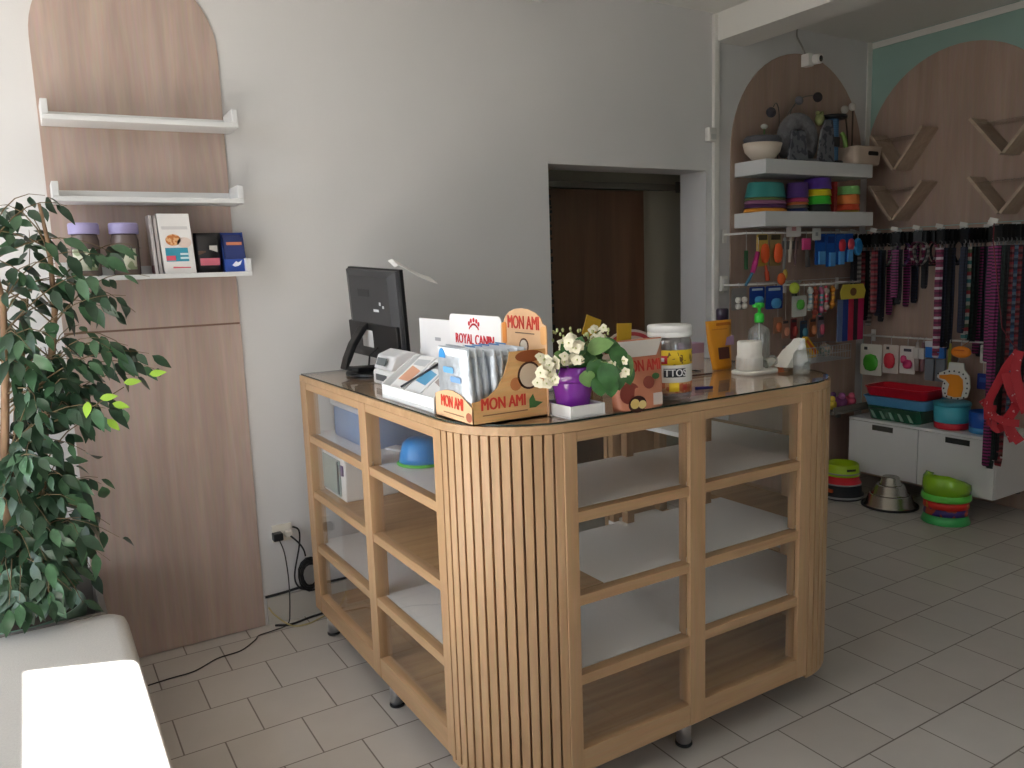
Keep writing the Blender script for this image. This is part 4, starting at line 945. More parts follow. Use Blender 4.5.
# ------------------------------------------------------------------ wall fittings
t = thing('motion_sensor', 'small white sensor high on the wall beside the cable duct', 'sensor', (3.492, YB, 2.23))
MB().box(3.47, 3.51, YB-.004, YB, 2.24, 2.30).build('wall_mount', WHITE, t)
MB().rbox(3.458, 3.522, YB-.045, YB-.0045, 2.232, 2.31, .012).build('housing', WHITE, t)
MB().box(3.468, 3.512, YB-.0475, YB-.0455, 2.242, 2.272).build('lens', C(206, 206, 202), t, .001)
t = thing('light_switch', 'small white switch box on the cable duct above the counter end', 'switch', (3.56, YB, 1.36))
MB().box(3.575, 3.635, YB-.03, YB, 1.365, 1.455).build('box', WHITE, t, .003)
MB().box(3.588, 3.622, YB-.035, YB-.0305, 1.385, 1.435).build('rocker', C(214, 214, 210), t, .001)
t = thing('security_camera', 'white security camera on the wall above the small arch', 'camera', (4.26, YB-.009, 2.72))
MB().box(4.28, 4.33, YB-.07, YB-.0095, 2.722, 2.797).build('mount', C(232, 230, 226), t, .005)
ld = Matrix.Rotation(RAD(94), 3, 'X')@Matrix.Rotation(.1, 3, 'Y')
MB().lathe([(.0005, .0), (.026, 0), (.030, .005), (.030, .045), (.027, .049), (.0005, .049)], (4.336, YB-.062, 2.762), 20, M=ld).build('barrel', C(236, 234, 230), t)
MB().lathe([(.0005, .0495), (.019, .0495), (.017, .053), (.0005, .054)], (4.336, YB-.062, 2.762), 20, M=ld).build('lens', mat('lens_black', (14, 14, 16), .1), t)
MB().tube(smooth([(4.293, YB-.03, 2.798), (4.28, YB-.02, 2.84), (4.245, YB-.008, 2.90), (4.243, YB-.008, 2.949)]), .006, 6).build('cable', C(150, 148, 142), t)
t = thing('air_conditioner', 'white wall air conditioner at the top of the back wall', 'air conditioner', (1.9, YB, 2.845))
MB().prism([(0, 0), (-.11, 0), (-.19, .03), (-.2, .09), (-.19, .10), (0, .10)], (1.50, YB, 2.846), Y, Z, (.838, 0, 0)).build('housing', WHITE, t, .006)
MB().box(1.58, 2.28, YB-.10, YB-.05, 2.838, 2.8455).build('air_vane', C(214, 214, 210), t, .002)

# ------------------------------------------------------------------ shelves in the corner arch
for z0, z1, x1, lab in ((2.036, 2.118, 4.69, 'upper white floating shelf in the dark arch with plush toys and basket'), (1.736, 1.822, 4.71, 'lower white floating shelf in the dark arch with coloured bowls')):
    t = thing('floating_shelf', lab, 'shelf', (4.2, YB-.02, z0), 0, 'white floating shelves in the corner arch')
    MB().box(3.703, x1, 3.222, YB-.0095, z0, z1).build('shelf_body', SHELFW, t, .002)
S1, S2 = 2.1185, 1.8225
t = thing('cat_bed_bowl', 'white half-round pet bed with dark grey padding at the shelf left end', 'pet bed', (3.79, 3.32, S1))
MB().lathe([(.03, 0), (.075, .012), (.115, .05), (.13, .10), (.126, .10), (.11, .055), (.07, .02), (.0005, .014)], (3.80, 3.335, S1), 28, sy=.75).build('shell', C(226, 212, 196, .5), t)
MB().lathe([(.10, .075), (.12, .10), (.126, .125), (.11, .14), (.0005, .125)], (3.80, 3.335, S1), 28, sy=.75).build('cushion', mat('grey_plush', (92, 92, 98), .95, bump=.6, bscale=120), t)
t = thing('plush_tunnel', 'grey plush cat toy tunnel with printed side flaps', 'cat toy', (4.12, 3.32, S1))
GP = blotch('grey_print', (104, 106, 112), (64, 66, 74), 26, .95, .55)
PL = mat('grey_plush2', (112, 112, 116), .95, var=.2, vscale=30, bump=.6, bscale=100)
m = MB(); n = 22
for (rr, tr_, dy, a0, a1) in ((.112, .050, 0, -45, 225),):
    pts = [(4.10+rr*cos(RAD(a0+(a1-a0)*i/n)), 3.33+dy, S1+.135+rr*sin(RAD(a0+(a1-a0)*i/n))) for i in range(n+1)]
    m.tube(pts, tr_, 14)
m.build('plush_ring', PL, t)
m = MB(); m.loft([[(3.93+hw_a, 3.235+.01*k, S1+z_) for hw_a in (-.02+.03*k, .16-.005*k)]+[(4.09-.005*k, 3.25+.01*k, S1+z_), (3.91+.03*k, 3.25+.01*k, S1+z_)] for k, z_ in ((0, .002), (1, .09), (2, .175))], 0, True, False)
m.build('flap', GP, t, .004)
m = MB(); m.loft([[(4.19+.03*k, 3.25, S1+z_), (4.35-.010*k, 3.25, S1+z_), (4.35-.010*k, 3.265, S1+z_), (4.19+.03*k, 3.265, S1+z_)] for k, z_ in ((0, .002), (.6, .1), (1.2, .19), (2.4, .255))], 0, True, False)
m.build('flap', GP, t, .004)
MB().ball((4.10, 3.31, S1+.16), .03, 0, 14).build('hanging_ball', C(176, 176, 180, .9), t)
MB().loft([[(4.03, 3.24, S1+.001), (4.20, 3.24, S1+.001), (4.20, 3.40, S1+.001), (4.03, 3.40, S1+.001)], [(4.04, 3.25, S1+.02), (4.19, 3.25, S1+.02), (4.19, 3.39, S1+.02), (4.04, 3.39, S1+.02)]], 0, True, False).build('base', PL, t, .003)
def wand(lab, pts, tip, tipc, r=.004, rodc=(120, 120, 96), rad=.024, sz=1.):
    tt = thing('cat_wand', lab, 'cat toy', pts[0], 0, 'cat wands on the upper arch shelf')
    MB().tube(smooth(pts), r, 6).build('rod', C(*rodc, .6), tt)
    MB().ball(tip, rad, 0, 12, 1.2, .8, sz).build('plush_tip', mat('tip_%d' % tipc[0], tipc, .95, bump=.5, bscale=120), tt)
    return tt
wand('green stick with a white pompom left of the grey plush tunnel', [(3.905, 3.42, S1+.001), (3.895, 3.41, S1+.12), (3.89, 3.40, S1+.2)], (3.888, 3.40, S1+.215), (206, 204, 198), .006, (92, 116, 72), .022, .7)
wand('thin wire with a dark toy mouse hanging over the tunnel left side', [(4.02, 3.41, S1+.001), (4.03, 3.41, S1+.28), (3.97, 3.38, S1+.35), (3.92, 3.36, S1+.325)], (3.90, 3.36, S1+.29), (64, 60, 66), .003, (90, 88, 86), .03)
wand('thin wire with a grey toy mouse at its end above the tunnel', [(4.10, 3.42, S1+.001), (4.10, 3.42, S1+.26), (4.16, 3.40, S1+.36)], (4.185, 3.39, S1+.385), (112, 110, 116), .003, (110, 108, 104), .026)
wand('long thin wire bent right with a dark toy mouse at top', [(4.14, 3.43, S1+.001), (4.15, 3.43, S1+.3), (4.22, 3.41, S1+.4), (4.31, 3.39, S1+.425)], (4.345, 3.38, S1+.415), (58, 50, 52), .003, (110, 108, 104), .03)
wand('dark stick with a cream pompom behind the beige basket, left one', [(4.715, 3.43, S1+.001), (4.70, 3.42, S1+.2), (4.672, 3.42, S1+.345)], (4.665, 3.42, S1+.37), (206, 196, 180), .006, (70, 58, 48), .026)
wand('dark stick with a cream pompom behind the beige basket, right one', [(4.76, 3.43, S1+.001), (4.75, 3.42, S1+.2), (4.735, 3.41, S1+.365)], (4.73, 3.41, S1+.39), (206, 196, 180), .006, (70, 58, 48), .026)
t = thing('scratching_post', 'small blue scratching post with black top and base plates', 'scratching post', (4.43, 3.34, S1))
MB().lathe([(.068, 0), (.070, .004), (.070, .018), (.064, .022)], (4.43, 3.335, S1), 24).build('base_plate', BLACK, t)
MB().lathe([(.038, .0222), (.04, .03), (.04, .27), (.038, .278)], (4.43, 3.335, S1), 24).build('post', bands('sisal_blue', [(84, 132, 176), (70, 116, 160)], .012), t)
MB().lathe([(.085, .2785), (.09, .283), (.09, .296), (.085, .30)], (4.43, 3.335, S1), 24).build('top_plate', BLACK, t)
MB().obox((4.395, 3.285, S1+.135), (.08, .014, .06)).build('crossbar', C(34, 36, 42), t, .004)
MB().tube(smooth([(4.44, 3.275, S1+.19), (4.455, 3.265, S1+.16), (4.47, 3.26, S1+.10)]), .014, 8).build('toy_snake', C(116, 150, 70), t)
tag(MB().ball((4.265, 3.30, S1+.262), .034, 0, 14, 1, .8, 1.1).ball((4.245, 3.30, S1+.30), .013, 0, 8).ball((4.285, 3.30, S1+.30), .013, 0, 8).build('plush_toy', C(140, 146, 96, .95)), 'small yellow-green plush head perched on the grey tunnel', 'plush toy')
t = thing('storage_basket', 'beige plastic basket with a slot handle at the shelf right end', 'basket', (4.63, 3.31, S1))
m = MB(); bx = (4.53, 4.80, 3.225, 3.40)
def rg_(k, z, r=.03): return [(x, y, S1+z) for x, y in rrect(bx[0]+k, bx[1]-k, bx[2]+k, bx[3]-k, r, 4)]
m.loft([rg_(.012, .0), rg_(.008, .012), rg_(.0, .106), rg_(-.004, .112), rg_(.006, .112), rg_(.012, .10), rg_(.02, .012)], 0, True, True)
m.build('basket_body', C(206, 186, 168, .55), t)
MB().prism(rrect(-.052, .052, -.013, .013, .011), (4.70, 3.2285, S1+.07), X, Z, (0, -.002, 0)).build('slot_handle', C(30, 26, 24), t)
# bowls on the lower shelf: every bowl of each stack a thing of its own
def bowl(lab, c, r0, r1, z0, h, col, cat='bowl', group=None, inner=None, name='pet_bowl', rough=.4, lip=.006, m=None, sx=1., flip=False):
    tt = thing(name, lab, cat, (c[0], c[1], z0), 0, group)
    pr = [(r0*.94, 0), (r0, .003), (r1, h-.004), (r1+lip, h-.002), (r1+lip, h), (r1-.002, h), (r0*.9, .008), (.0005, .008)]
    if flip: pr = [(r0, 0), (r0+lip, .0), (r0+lip, .004), (r0, .006), (r1, h-.006), (r1*.92, h), (.0005, h)]
    MB().lathe(pr, (c[0], c[1], z0), 28, 0, True, None, sx, 1).build('bowl_wall', m or C(*col, rough), tt)
    if inner: MB().lathe([(r0*.86, .009), (r1*.80, h-.006), (.0005, h-.006)], (c[0], c[1], z0), 24, 0, True, None, sx, 1).build('filling', C(*inner), tt)
    return tt
z = S2
for lab, h, col, r in (('orange-yellow feeding bowl at the bottom of the wide left stack', .022, (226, 150, 48), .165), ('dark purple feeding bowl second up in the wide left stack', .022, (88, 48, 92), .162), ('pink-mauve feeding bowl in the middle of the wide left stack', .022, (160, 106, 140), .160), ('olive green thin bowl under the teal one in the wide left stack', .014, (120, 140, 84), .158), ('teal upturned feeding bowl topping the wide left stack', .088, (62, 144, 140), .157)):
    bowl(lab, (3.838, 3.375), r, r-(.022 if h > .05 else .003), z+.0006, h, col, group='wide bowls, left stack', sx=1., flip=True, lip=.002); z += h+.0012
# squash the wide stack in depth so it stays on the shelf
for o in list(COL.objects):
    if o.get('group') == 'wide bowls, left stack': o.scale = (1, .5, 1); o.location.y = 3.34
z = S2
for lab, h, col in (('dark blue cup bowl at the bottom of the narrow purple-topped stack', .022, (44, 56, 96)), ('grey-brown cup bowl second up in the narrow purple-topped stack', .018, (120, 112, 104)), ('orange cup bowl in the narrow purple-topped stack', .016, (206, 120, 64)), ('magenta cup bowl under the purple one in the narrow stack', .024, (176, 62, 106)), ('dark purple cup bowl on top of the narrow stack', .09, (86, 58, 126))):
    bowl(lab, (4.08, 3.31), .068, .064, z+.0006, h, col, group='narrow bowls, second stack', flip=True, lip=.002); z += h+.0012
z = S2
for lab, h, col in (('black bowl at the bottom of the purple, yellow and green stack', .044, (34, 40, 44)), ('bright green bowl in the purple, yellow and green stack', .05, (58, 178, 52)), ('yellow bowl in the purple, yellow and green stack', .04, (222, 204, 40)), ('violet upturned bowl topping the yellow and green stack', .066, (86, 56, 146))):
    bowl(lab, (4.25, 3.295), .082, .078, z+.0006, h, col, group='bowls, third stack', flip=True, lip=.003); z += h+.0012
t = thing('flat_packet', 'thin red packet standing on edge between two bowl stacks', 'packet', (4.37, 3.32, S2))
MB().box(4.355, 4.382, 3.25, 3.40, S2+.0005, S2+.185).build('packet', C(176, 52, 50), t, .002)
MB().box(4.3545, 4.3825, 3.2492, 3.26, S2+.03, S2+.16).build('print', C(150, 44, 40), t)
z = S2
for lab, h, col in (('olive-yellow cup at the bottom of the right stack', .012, (196, 170, 70)), ('red cup second up in the right stack of cups', .038, (214, 82, 52)), ('orange cup in the right stack of cups', .058, (236, 138, 76)), ('light green cup topping the right stack of cups', .052, (136, 196, 118))):
    bowl(lab, (4.56, 3.31), .078, .074, z+.0006, h, col, group='cups, right stack', flip=True, lip=.002); z += h+.0012
# ------------------------------------------------------------------ hanging rails and carded goods in the corner arch
def rail(z, x0, x1, lab, y=3.30):
    t = thing('hanging_rail', lab, 'rail', ((x0+x1)/2, YB-.02, z), 0, 'white hanging rails')
    MB().tube([(x0, y, z), (x1, y, z)], .006, 8).build('bar', WHITE, t)
    for xx in (x0+.02, x1-.02):
        MB().box(xx-.008, xx+.008, y-.004, YB-.0095, z-.006, z+.006).box(xx-.015, xx+.015, YB-.016, YB-.0095, z-.05, z+.03).build('bracket', WHITE, t, .001)
rail(1.700, 3.60, 4.69, 'upper white hanging rail below the two arch shelves')
rail(1.400, 3.58, 4.13, 'lower white rail left part, behind blue cards', 3.31)
rail(1.378, 4.14, 4.70, 'lower white rail right part, holding toys and striped straps')
HX = [0]
def hung(name, lab, cat, x, z, y=3.285, group=None):
    """Empty at the hanging point; a small wire hook part goes over the rail"""
    t = thing(name, lab, cat, (x, y, z), 0, group)
    return t
def hook(t, x, z, y, zr):
    MB().tube([(x, y, z), (x, y, zr+.010), (x, y+.008, zr+.014)], .0018, 5).build('hanging_hook', C(190, 190, 188), t)
def carded(lab, x0, x1, z0, z1, card, shapes, name='carded_toy', cat='toy', y=3.285, th=.003, zr=1.70, group=None):
    xm = (x0+x1)/2
    t = hung(name, lab, cat, xm, z0, y, group)
    w_, h_ = x1-x0, z1-z0
    if card: MB().prism(rrect(-w_/2, w_/2, 0, h_, min(w_, h_)*.08, 2), (xm, y, z0), X, Z, (0, th, 0)).build('card', C(*card), t)
    for nm, kind, a, b_, c_, d, col, dep in shapes:
        m = MB()
        if kind == 'e': m.lathe([(.0005, -.5), (.35, -.42), (.5, -.15), (.5, .15), (.35, .42), (.0005, .5)], (0, 0, 0), 16)
        else: m.box(-.5, .5, -.5, .5, -.5, .5)
        for v in m.v: v.x, v.y, v.z = xm+a*w_+v.x*c_*w_, y-dep*.5-.0005+v.y*dep, z0+(b_+v.z*d)*h_
        m.build(nm, col if not isinstance(col, tuple) else C(*col), t, .0015 if kind == 'b' else 0)
    if zr: hook(t, xm, z1-.006, y+.0015, zr)
    return t
carded('small green strip toy hanging leftmost on the upper rail', 3.603, 3.633, 1.49, 1.60, (44, 110, 60), [('stripe', 'b', 0, .5, .5, .8, (36, 90, 52), .004)])
t = hung('teaser_wand', 'magenta feather wand with a blue tip slanting at the rail left end', 'toy', 3.65, 1.40, 3.25)
MB().tube([(3.675, 3.25, 1.59), (3.652, 3.25, 1.52), (3.63, 3.25, 1.47)], [.012, .017, .014], 8).build('plume', C(186, 46, 120, .7), t)
MB().tube([(3.63, 3.2498, 1.47), (3.60, 3.25, 1.43), (3.575, 3.25, 1.398)], [.008, .01, .008], 8).build('tip', C(64, 120, 150), t)
hook(t, 3.678, 1.585, 3.25, 1.66)
for i, (x0, x1, lab) in enumerate(((3.705, 3.800, 'orange shoe-shaped toy on a yellow card, left of a pair'), (3.815, 3.915, 'orange shoe-shaped toy on a yellow card, right of a pair'))):
    carded(lab, x0, x1, 1.505, 1.692, (200, 170, 80) if i == 0 else (150, 130, 84), [('toy', 'e', .08, .40, .72, .64, (232, 92, 40), .03), ('header', 'b', 0, .9, .8, .16, (70, 60, 40), .003)], group='orange toys on the upper rail')
t = hung('dangling_toy', 'small orange-red tail toy dangling below the pair of orange toys', 'toy', 3.76, 1.415, 3.262)
MB().tube(smooth([(3.755, 3.262, 1.51), (3.765, 3.262, 1.47), (3.775, 3.262, 1.42)]), [.008]*6+[.013]*7, 8).build('tail', C(186, 72, 44, .8), t)
carded('white price card hanging above the grooming combs', 3.945, 4.075, 1.675, 1.752, (222, 216, 212), [('print', 'b', 0, .6, .3, .3, (210, 150, 150), .001)], 'price_card', 'card', y=3.27, zr=1.70)
for i, (x, c_, l_, lab) in enumerate(((3.955, (150, 150, 148), .20, 'long grey metal comb hanging behind the white price card'), (4.005, (206, 196, 184), .15, 'cream handled comb hanging under the white price card'), (4.055, (120, 92, 90), .17, 'brown handled comb hanging right of the cream one'))):
    t = hung('grooming_comb', lab, 'comb', x, 1.675-l_, 3.29, 'combs on the upper rail')
    MB().tube([(x, 3.29, 1.672), (x-.004, 3.29, 1.672-l_*.5), (x-.006, 3.29, 1.672-l_)], [.009, .012, .007], 8).build('comb_handle', C(*c_), t)
    MB().box(x-.02, x+.02, 3.287, 3.293, 1.60, 1.65).build('teeth', C(96, 96, 98), t)
    hook(t, x, 1.666, 3.291, 1.70)
t = hung('slicker_brush', 'pet brush with a pink head and dark grey handle', 'brush', 4.14, 1.49)
MB().rbox(4.10, 4.175, 3.27, 3.29, 1.595, 1.665, .01).build('head', C(220, 74, 136), t)
MB().tube([(4.14, 3.28, 1.5945), (4.15, 3.28, 1.55), (4.158, 3.28, 1.49)], [.012, .013, .016], 8).build('handle', C(88, 84, 80), t)
hook(t, 4.14, 1.664, 3.282, 1.70)
carded('white price tag hanging between pink brush and blue brushes', 4.182, 4.262, 1.652, 1.725, (206, 204, 200), [('print', 'b', 0, .5, .3, .3, (150, 150, 150), .001)], 'price_card', 'card', y=3.27, zr=1.70)
for i, (x0, x1, z0, c1, lab) in enumerate(((4.228, 4.330, 1.50, None, 'blue packaged brush, first of four from the pink brush'), (4.335, 4.425, 1.485, None, 'blue packaged brush, second of four from the pink brush'), (4.430, 4.515, 1.495, (206, 54, 70), 'blue package with a red heart-shaped toy, third of the blue packs'), (4.52, 4.60, 1.51, (196, 70, 84), 'blue package with a small red toy, last of the blue packs'))):
    carded(lab, x0, x1, z0, 1.69, (22, 84, 170), [('brush', 'b', .05, .22, .55, .42, (86, 160, 220), .015)]+([('toy', 'e', .1, .62, .8, .42, c1, .02)] if c1 else [('print', 'b', 0, .82, .7, .2, (14, 50, 120), .002)]), 'packaged_brush', 'brush', group='blue packages on the upper rail')
t = hung('silicone_brush', 'light blue oval brush hanging at the right end of the rail', 'brush', 4.65, 1.55)
MB().prism(ell(4.65, 1.605, .036, .055, 20), (0, 3.275, 0), X, Z, (0, .02, 0)).build('pad', C(58, 146, 206), t, .004)
MB().prism(ell(4.65, 1.605, .028, .044, 20), (0, 3.2745, 0), X, Z, (0, -.006, 0)).build('bristles', C(44, 124, 186), t)
hook(t, 4.65, 1.655, 3.285, 1.70)
# lower row
R2 = 1.400
t = carded('white card with four dark-spotted balls hanging at the far left', 3.515, 3.64, 1.255, 1.385, (140, 136, 132), [('ball', 'e', sx_, sz_, .3, .28, (226, 222, 216), .03) for sx_ in (-.2, .22) for sz_ in (.18, .46)], zr=R2, y=3.30)
for i, (x0, x1, z0, lab) in enumerate(((3.665, 3.795, 1.28, 'dark blue toy card left of a pair behind the green pump'), (3.805, 3.955, 1.245, 'dark blue toy card with light blue ball right of the pair'))):
    carded(lab, x0, x1, z0, 1.385, (24, 64, 150), [('ball', 'e', 0, .25, .55, .45, (76, 156, 210), .03), ('print', 'b', 0, .85, .7, .12, (200, 220, 236), .001)], zr=R2, y=3.30, group='blue toy cards')
t = hung('plush_fish', 'orange and yellow fish toy hanging above the blue cards', 'toy', 3.905, 1.385, 3.27)
MB().ball((3.905, 3.27, 1.425), .034, 0, 12, 1, .5, 1.1).build('body', C(226, 104, 48, .8), t)
MB().ball((3.935, 3.268, 1.452), .024, 0, 10, .8, .5, 1.3).build('fin', C(206, 176, 84, .8), t)
t = hung('squeaky_toy', 'lime green round toy hanging beside the fish toy', 'toy', 4.03, 1.325, 3.275)
MB().ball((4.03, 3.275, 1.365), .036, 0, 12, 1.1, .7, 1).build('body', C(190, 206, 70, .6), t)
MB().box(4.015, 4.045, 3.265, 3.285, 1.315, 1.332).build('bow', C(60, 60, 50), t)
carded('white card with a bright green round toy hanging below the lime one', 4.03, 4.165, 1.185, 1.315, (206, 204, 200), [('toy', 'e', -.05, .58, .5, .5, (84, 170, 62), .03)], zr=R2, y=3.29)
carded('flesh coloured toy packet above the yellow rope toy', 3.905, 3.985, 1.09, 1.19, (170, 122, 96), [('toy', 'e', 0, .4, .6, .6, (196, 108, 66), .02)], zr=R2, y=3.325)
rt = random.Random(9)
for i, (x, cA, cB, l_, lab) in enumerate(((4.185, (140, 176, 186), (196, 196, 190), .15, 'pale turquoise knotted rope toy, leftmost of the rope toys'), (4.235, (196, 96, 60), (150, 70, 60), .2, 'orange-brown knotted rope toy beside the turquoise one'), (4.29, (80, 160, 160), (206, 120, 150), .19, 'teal and pink knotted rope toy in the middle'), (4.34, (206, 66, 84), (190, 170, 160), .17, 'red knotted rope toy left of the gold one'), (4.40, (216, 164, 46), (190, 120, 40), .15, 'gold knotted rope toy beside the yellow header card'))):
    t = hung('rope_toy', lab, 'toy', x, 1.372-l_, 3.285, 'rope toys on the lower rail')
    MB().tube([(x, 3.285, 1.366), (x+.006, 3.28, 1.366-l_*.5), (x-.004, 3.285, 1.366-l_)], [.010, .013, .010], 8).build('rope', bands('rope_%d' % i, [cA, cB], .03), t)
    for zz in (.18, .8): MB().ball((x+.003, 3.282, 1.366-l_*zz), .021, 0, 10, 1, .9, 1).build('knot', C(*cB, .9), t)
    hook(t, x, 1.36, 3.285, 1.378)
t = hung('strap_toys', 'pink, blue and black striped strap toys under a yellow header card', 'toy', 4.58, .98, 3.28)
MB().prism([(-.115, 0), (.115, .0), (.13, .05), (.10, .095), (-.10, .095), (-.13, .05)], (4.585, 3.262, 1.272), X, Z, (0, .004, 0)).build('header_card', C(206, 190, 74), t)
MB().prism(ell(0, 0, .032, .026, 16), (4.585, 3.2615, 1.318), X, Z, (0, -.002, 0)).build('print', C(120, 84, 52), t)
for x, c_, w_ in ((4.475, (90, 110, 150), .05), (4.53, (30, 60, 140), .05), (4.585, (196, 40, 70), .05), (4.635, (36, 26, 36), .04), (4.685, (186, 36, 90), .06)):
    MB().box(x-w_/2, x+w_/2, 3.272, 3.28, 1.0, 1.2715).build('strap', C(*c_), t, .002)
hook(t, 4.585, 1.36, 3.265, 1.378)
for x0, x1, z0, z1, cc, tc_, lab in ((4.015, 4.075, 1.05, 1.165, (176, 130, 112), (214, 150, 120), 'pinkish toy packet left of the red one, below the green round toy'), (4.095, 4.15, 1.04, 1.17, (120, 44, 48), (170, 60, 56), 'dark red toy packet below the green round toy'),
        (4.185, 4.25, 1.03, 1.15, (40, 70, 96), (70, 130, 150), 'dark teal toy packet under the pale turquoise rope toy'), (4.275, 4.335, 1.04, 1.16, (150, 92, 60), (206, 130, 80), 'brown and orange toy packet under the middle rope toys'), (4.355, 4.415, 1.03, 1.17, (128, 118, 128), (196, 90, 110), 'grey toy packet with a pink toy beside the striped straps')):
    carded(lab, x0, x1, z0, z1, cc, [('toy', 'e', 0, .38, .66, .5, tc_, .025), ('header', 'b', 0, .88, .8, .14, (60, 56, 56), .002)], zr=R2 if x0 < 4.14 else 1.378, y=3.35, group='toy packets behind the rope toys')
# wire basket with a yellow toy
t = thing('wire_basket', 'shallow wire basket on the dark panel below the rope toys', 'basket', (4.35, 3.35, .89))
m = MB(); WR = .0022
bx0, bx1, by0, by1, bz0, bz1 = 4.14, 4.56, 3.25, 3.445, .89, .985
for zz in (bz0, (bz0+bz1)/2, bz1): m.tube([(bx0, by1, zz), (bx0, by0, zz), (bx1, by0, zz), (bx1, by1, zz), (bx0, by1, zz)], WR*1.3, 6)
for i in range(17):
    x = bx0+(bx1-bx0)*i/16; m.tube([(x, by0, bz1), (x, by0, bz0), (x, by1, bz0), (x, by1, bz1)], WR, 5)
m.build('wire_frame', C(176, 176, 178, .35, metal=.6), t)
t = thing('chew_toy', 'yellow toy with an orange stripe lying slanted in the wire basket', 'toy', (4.22, 3.32, .896))
MB().obox((4.225, 3.31, .985), (.16, .04, .05), Matrix.Rotation(.75, 3, 'Y')).build('body', C(222, 172, 36), t, .008)
MB().obox((4.222, 3.289, .985), (.13, .004, .018), Matrix.Rotation(.75, 3, 'Y')).build('stripe', C(206, 92, 36), t)
tag(MB().ball((4.32, 3.375, .935), .045, 0, 12, 1.1, 1, .8).build('plush_toy', C(186, 160, 60, .9)), 'yellowish plush lump behind the slanted toy in the wire basket', 'plush toy')
tag(MB().ball((4.42, 3.34, .945), .042, 0, 14).build('toy_ball', blotch('iris_ball', (130, 150, 140), (190, 170, 150), 30, .3, .5)), 'pale ball in the wire basket right of the yellow toy', 'ball')
# low toy shelf left of the cabinet
t = thing('toy_shelf', 'small low shelf with soft toys between arch panel and cabinet', 'shelf', (4.5, 3.34, .52))
MB().box(4.36, 4.74, 3.22, 3.445, .535, .555).box(4.36, 4.74, 3.22, 3.226, .5552, .585).build('shelf_tray', C(104, 98, 92), t, .002)
MB().box(4.38, 4.41, 3.42, 3.445, .45, .5345).box(4.68, 4.71, 3.42, 3.445, .45, .5345).build('bracket', C(120, 118, 114), t)
for (x, y, r_, col, lab) in ((4.42, 3.29, .043, (206, 176, 60), 'yellow soft toy on the low shelf next to the counter'), (4.52, 3.29, .048, (140, 74, 124), 'purple soft toy in the middle of the low shelf'), (4.62, 3.29, .043, (196, 84, 110), 'pink soft toy on the low shelf near the cabinet'), (4.57, 3.395, .042, (90, 60, 110), 'dark violet soft toy at the back of the low shelf')):
    t = thing('plush_toy', lab, 'plush toy', (x, y, .5555), 0)
    MB().ball((x, y, .5555+r_*.85), r_, 0, 14, 1, .9, .85).build('body', C(*col, .95), t)
    MB().ball((x-.01, y-.02, .5555+r_*1.75), r_*.5, 0, 10).build('head', C(*[min(255, q+14) for q in col], .95), t)

# ------------------------------------------------------------------ V-shaped wall shelves on the right wall
VW = wood('v_shelf_wood', (180, 158, 138), (200, 178, 156), 'Y', 20, .5, 10)
VE = C(186, 166, 146)
ACR = glass('acrylic_sheet', (.96, .96, .95), .05, 0, .12, (200, 196, 190))
for (ya, za, yl, zl, yr, zr, lab) in ((3.166, 2.094, 3.328, 2.325, 2.994, 2.332, 'V-shaped wooden wall shelf, upper one nearest the corner'),
                             (3.169, 1.775, 3.333, 2.004, 2.984, 2.002, 'V-shaped wooden wall shelf, lower one nearest the corner'),
                             (2.503, 2.103, 2.689, 2.325, 2.33, 2.322, 'V-shaped wooden wall shelf, upper one at the picture edge'),
                             (2.503, 1.769, 2.681, 1.990, 2.325, 1.995, 'V-shaped wooden wall shelf, lower one at the picture edge')):
    t = thing('wall_shelf', lab, 'shelf', (XR-.02, ya, za), 0, 'V-shaped shelves on the right wall')
    xa = XR-.0095
    for (y1, z1) in ((yl, zl), (yr, zr)):
        d = Vector((0, y1-ya, z1-za)); n_ = Vector((0, -d.z, d.y)).normalized()*.018
        if n_.z > 0: n_ = -n_
        MB().prism([(0, 0), (1, 0), (1, 1), (0, 1)], (4.82, ya, za), d, n_, (xa-4.82, 0, 0), 0).build('board', VW, t, .001)
    MB().add([(x, y, z) for x in (4.826, xa) for y, z in ((ya, za+.004), (yl*.97+ya*.03, zl*.99+za*.01), (yr*.97+ya*.03, zr*.99+za*.01))], [(0, 1, 2), (3, 5, 4)], 0) if False else None
    MB().box(4.83, xa, min(yl, yr)+.03, max(yl, yr)-.03, zl-.045, zl-.041).build('acrylic_top', ACR, t)

# ------------------------------------------------------------------ leash display on the right wall
PEGS = [3.375, 3.225, 3.08, 2.935, 2.79, 2.645, 2.485, 2.30]
ORD = ['first', 'second', 'third', 'fourth', 'fifth', 'sixth', 'seventh', 'eighth']
for i, y in enumerate(PEGS):
    t = thing('display_peg', '%s metal wall peg from the corner in the row of leashes' % ORD[i], 'peg', (XR-.02, y, 1.68), 0, 'leash pegs')
    xe = 4.735 if i < 7 else 4.40
    MB().tube([(XR-.0105, y, 1.685), (xe, y, 1.685), (xe-.007, y, 1.697)], .004, 6).build('rod', C(150, 150, 150, .35, metal=.7), t)
    MB().box(XR-.016, XR-.0095, y-.025, y+.025, 1.665, 1.71).build('back_plate', C(190, 190, 188), t, .001)
    MB().obox((xe-.012, y, 1.708), (.004, .045, .024), Matrix.Rotation(.25, 3, 'X')).build('price_tag', C(206, 204, 198), t)
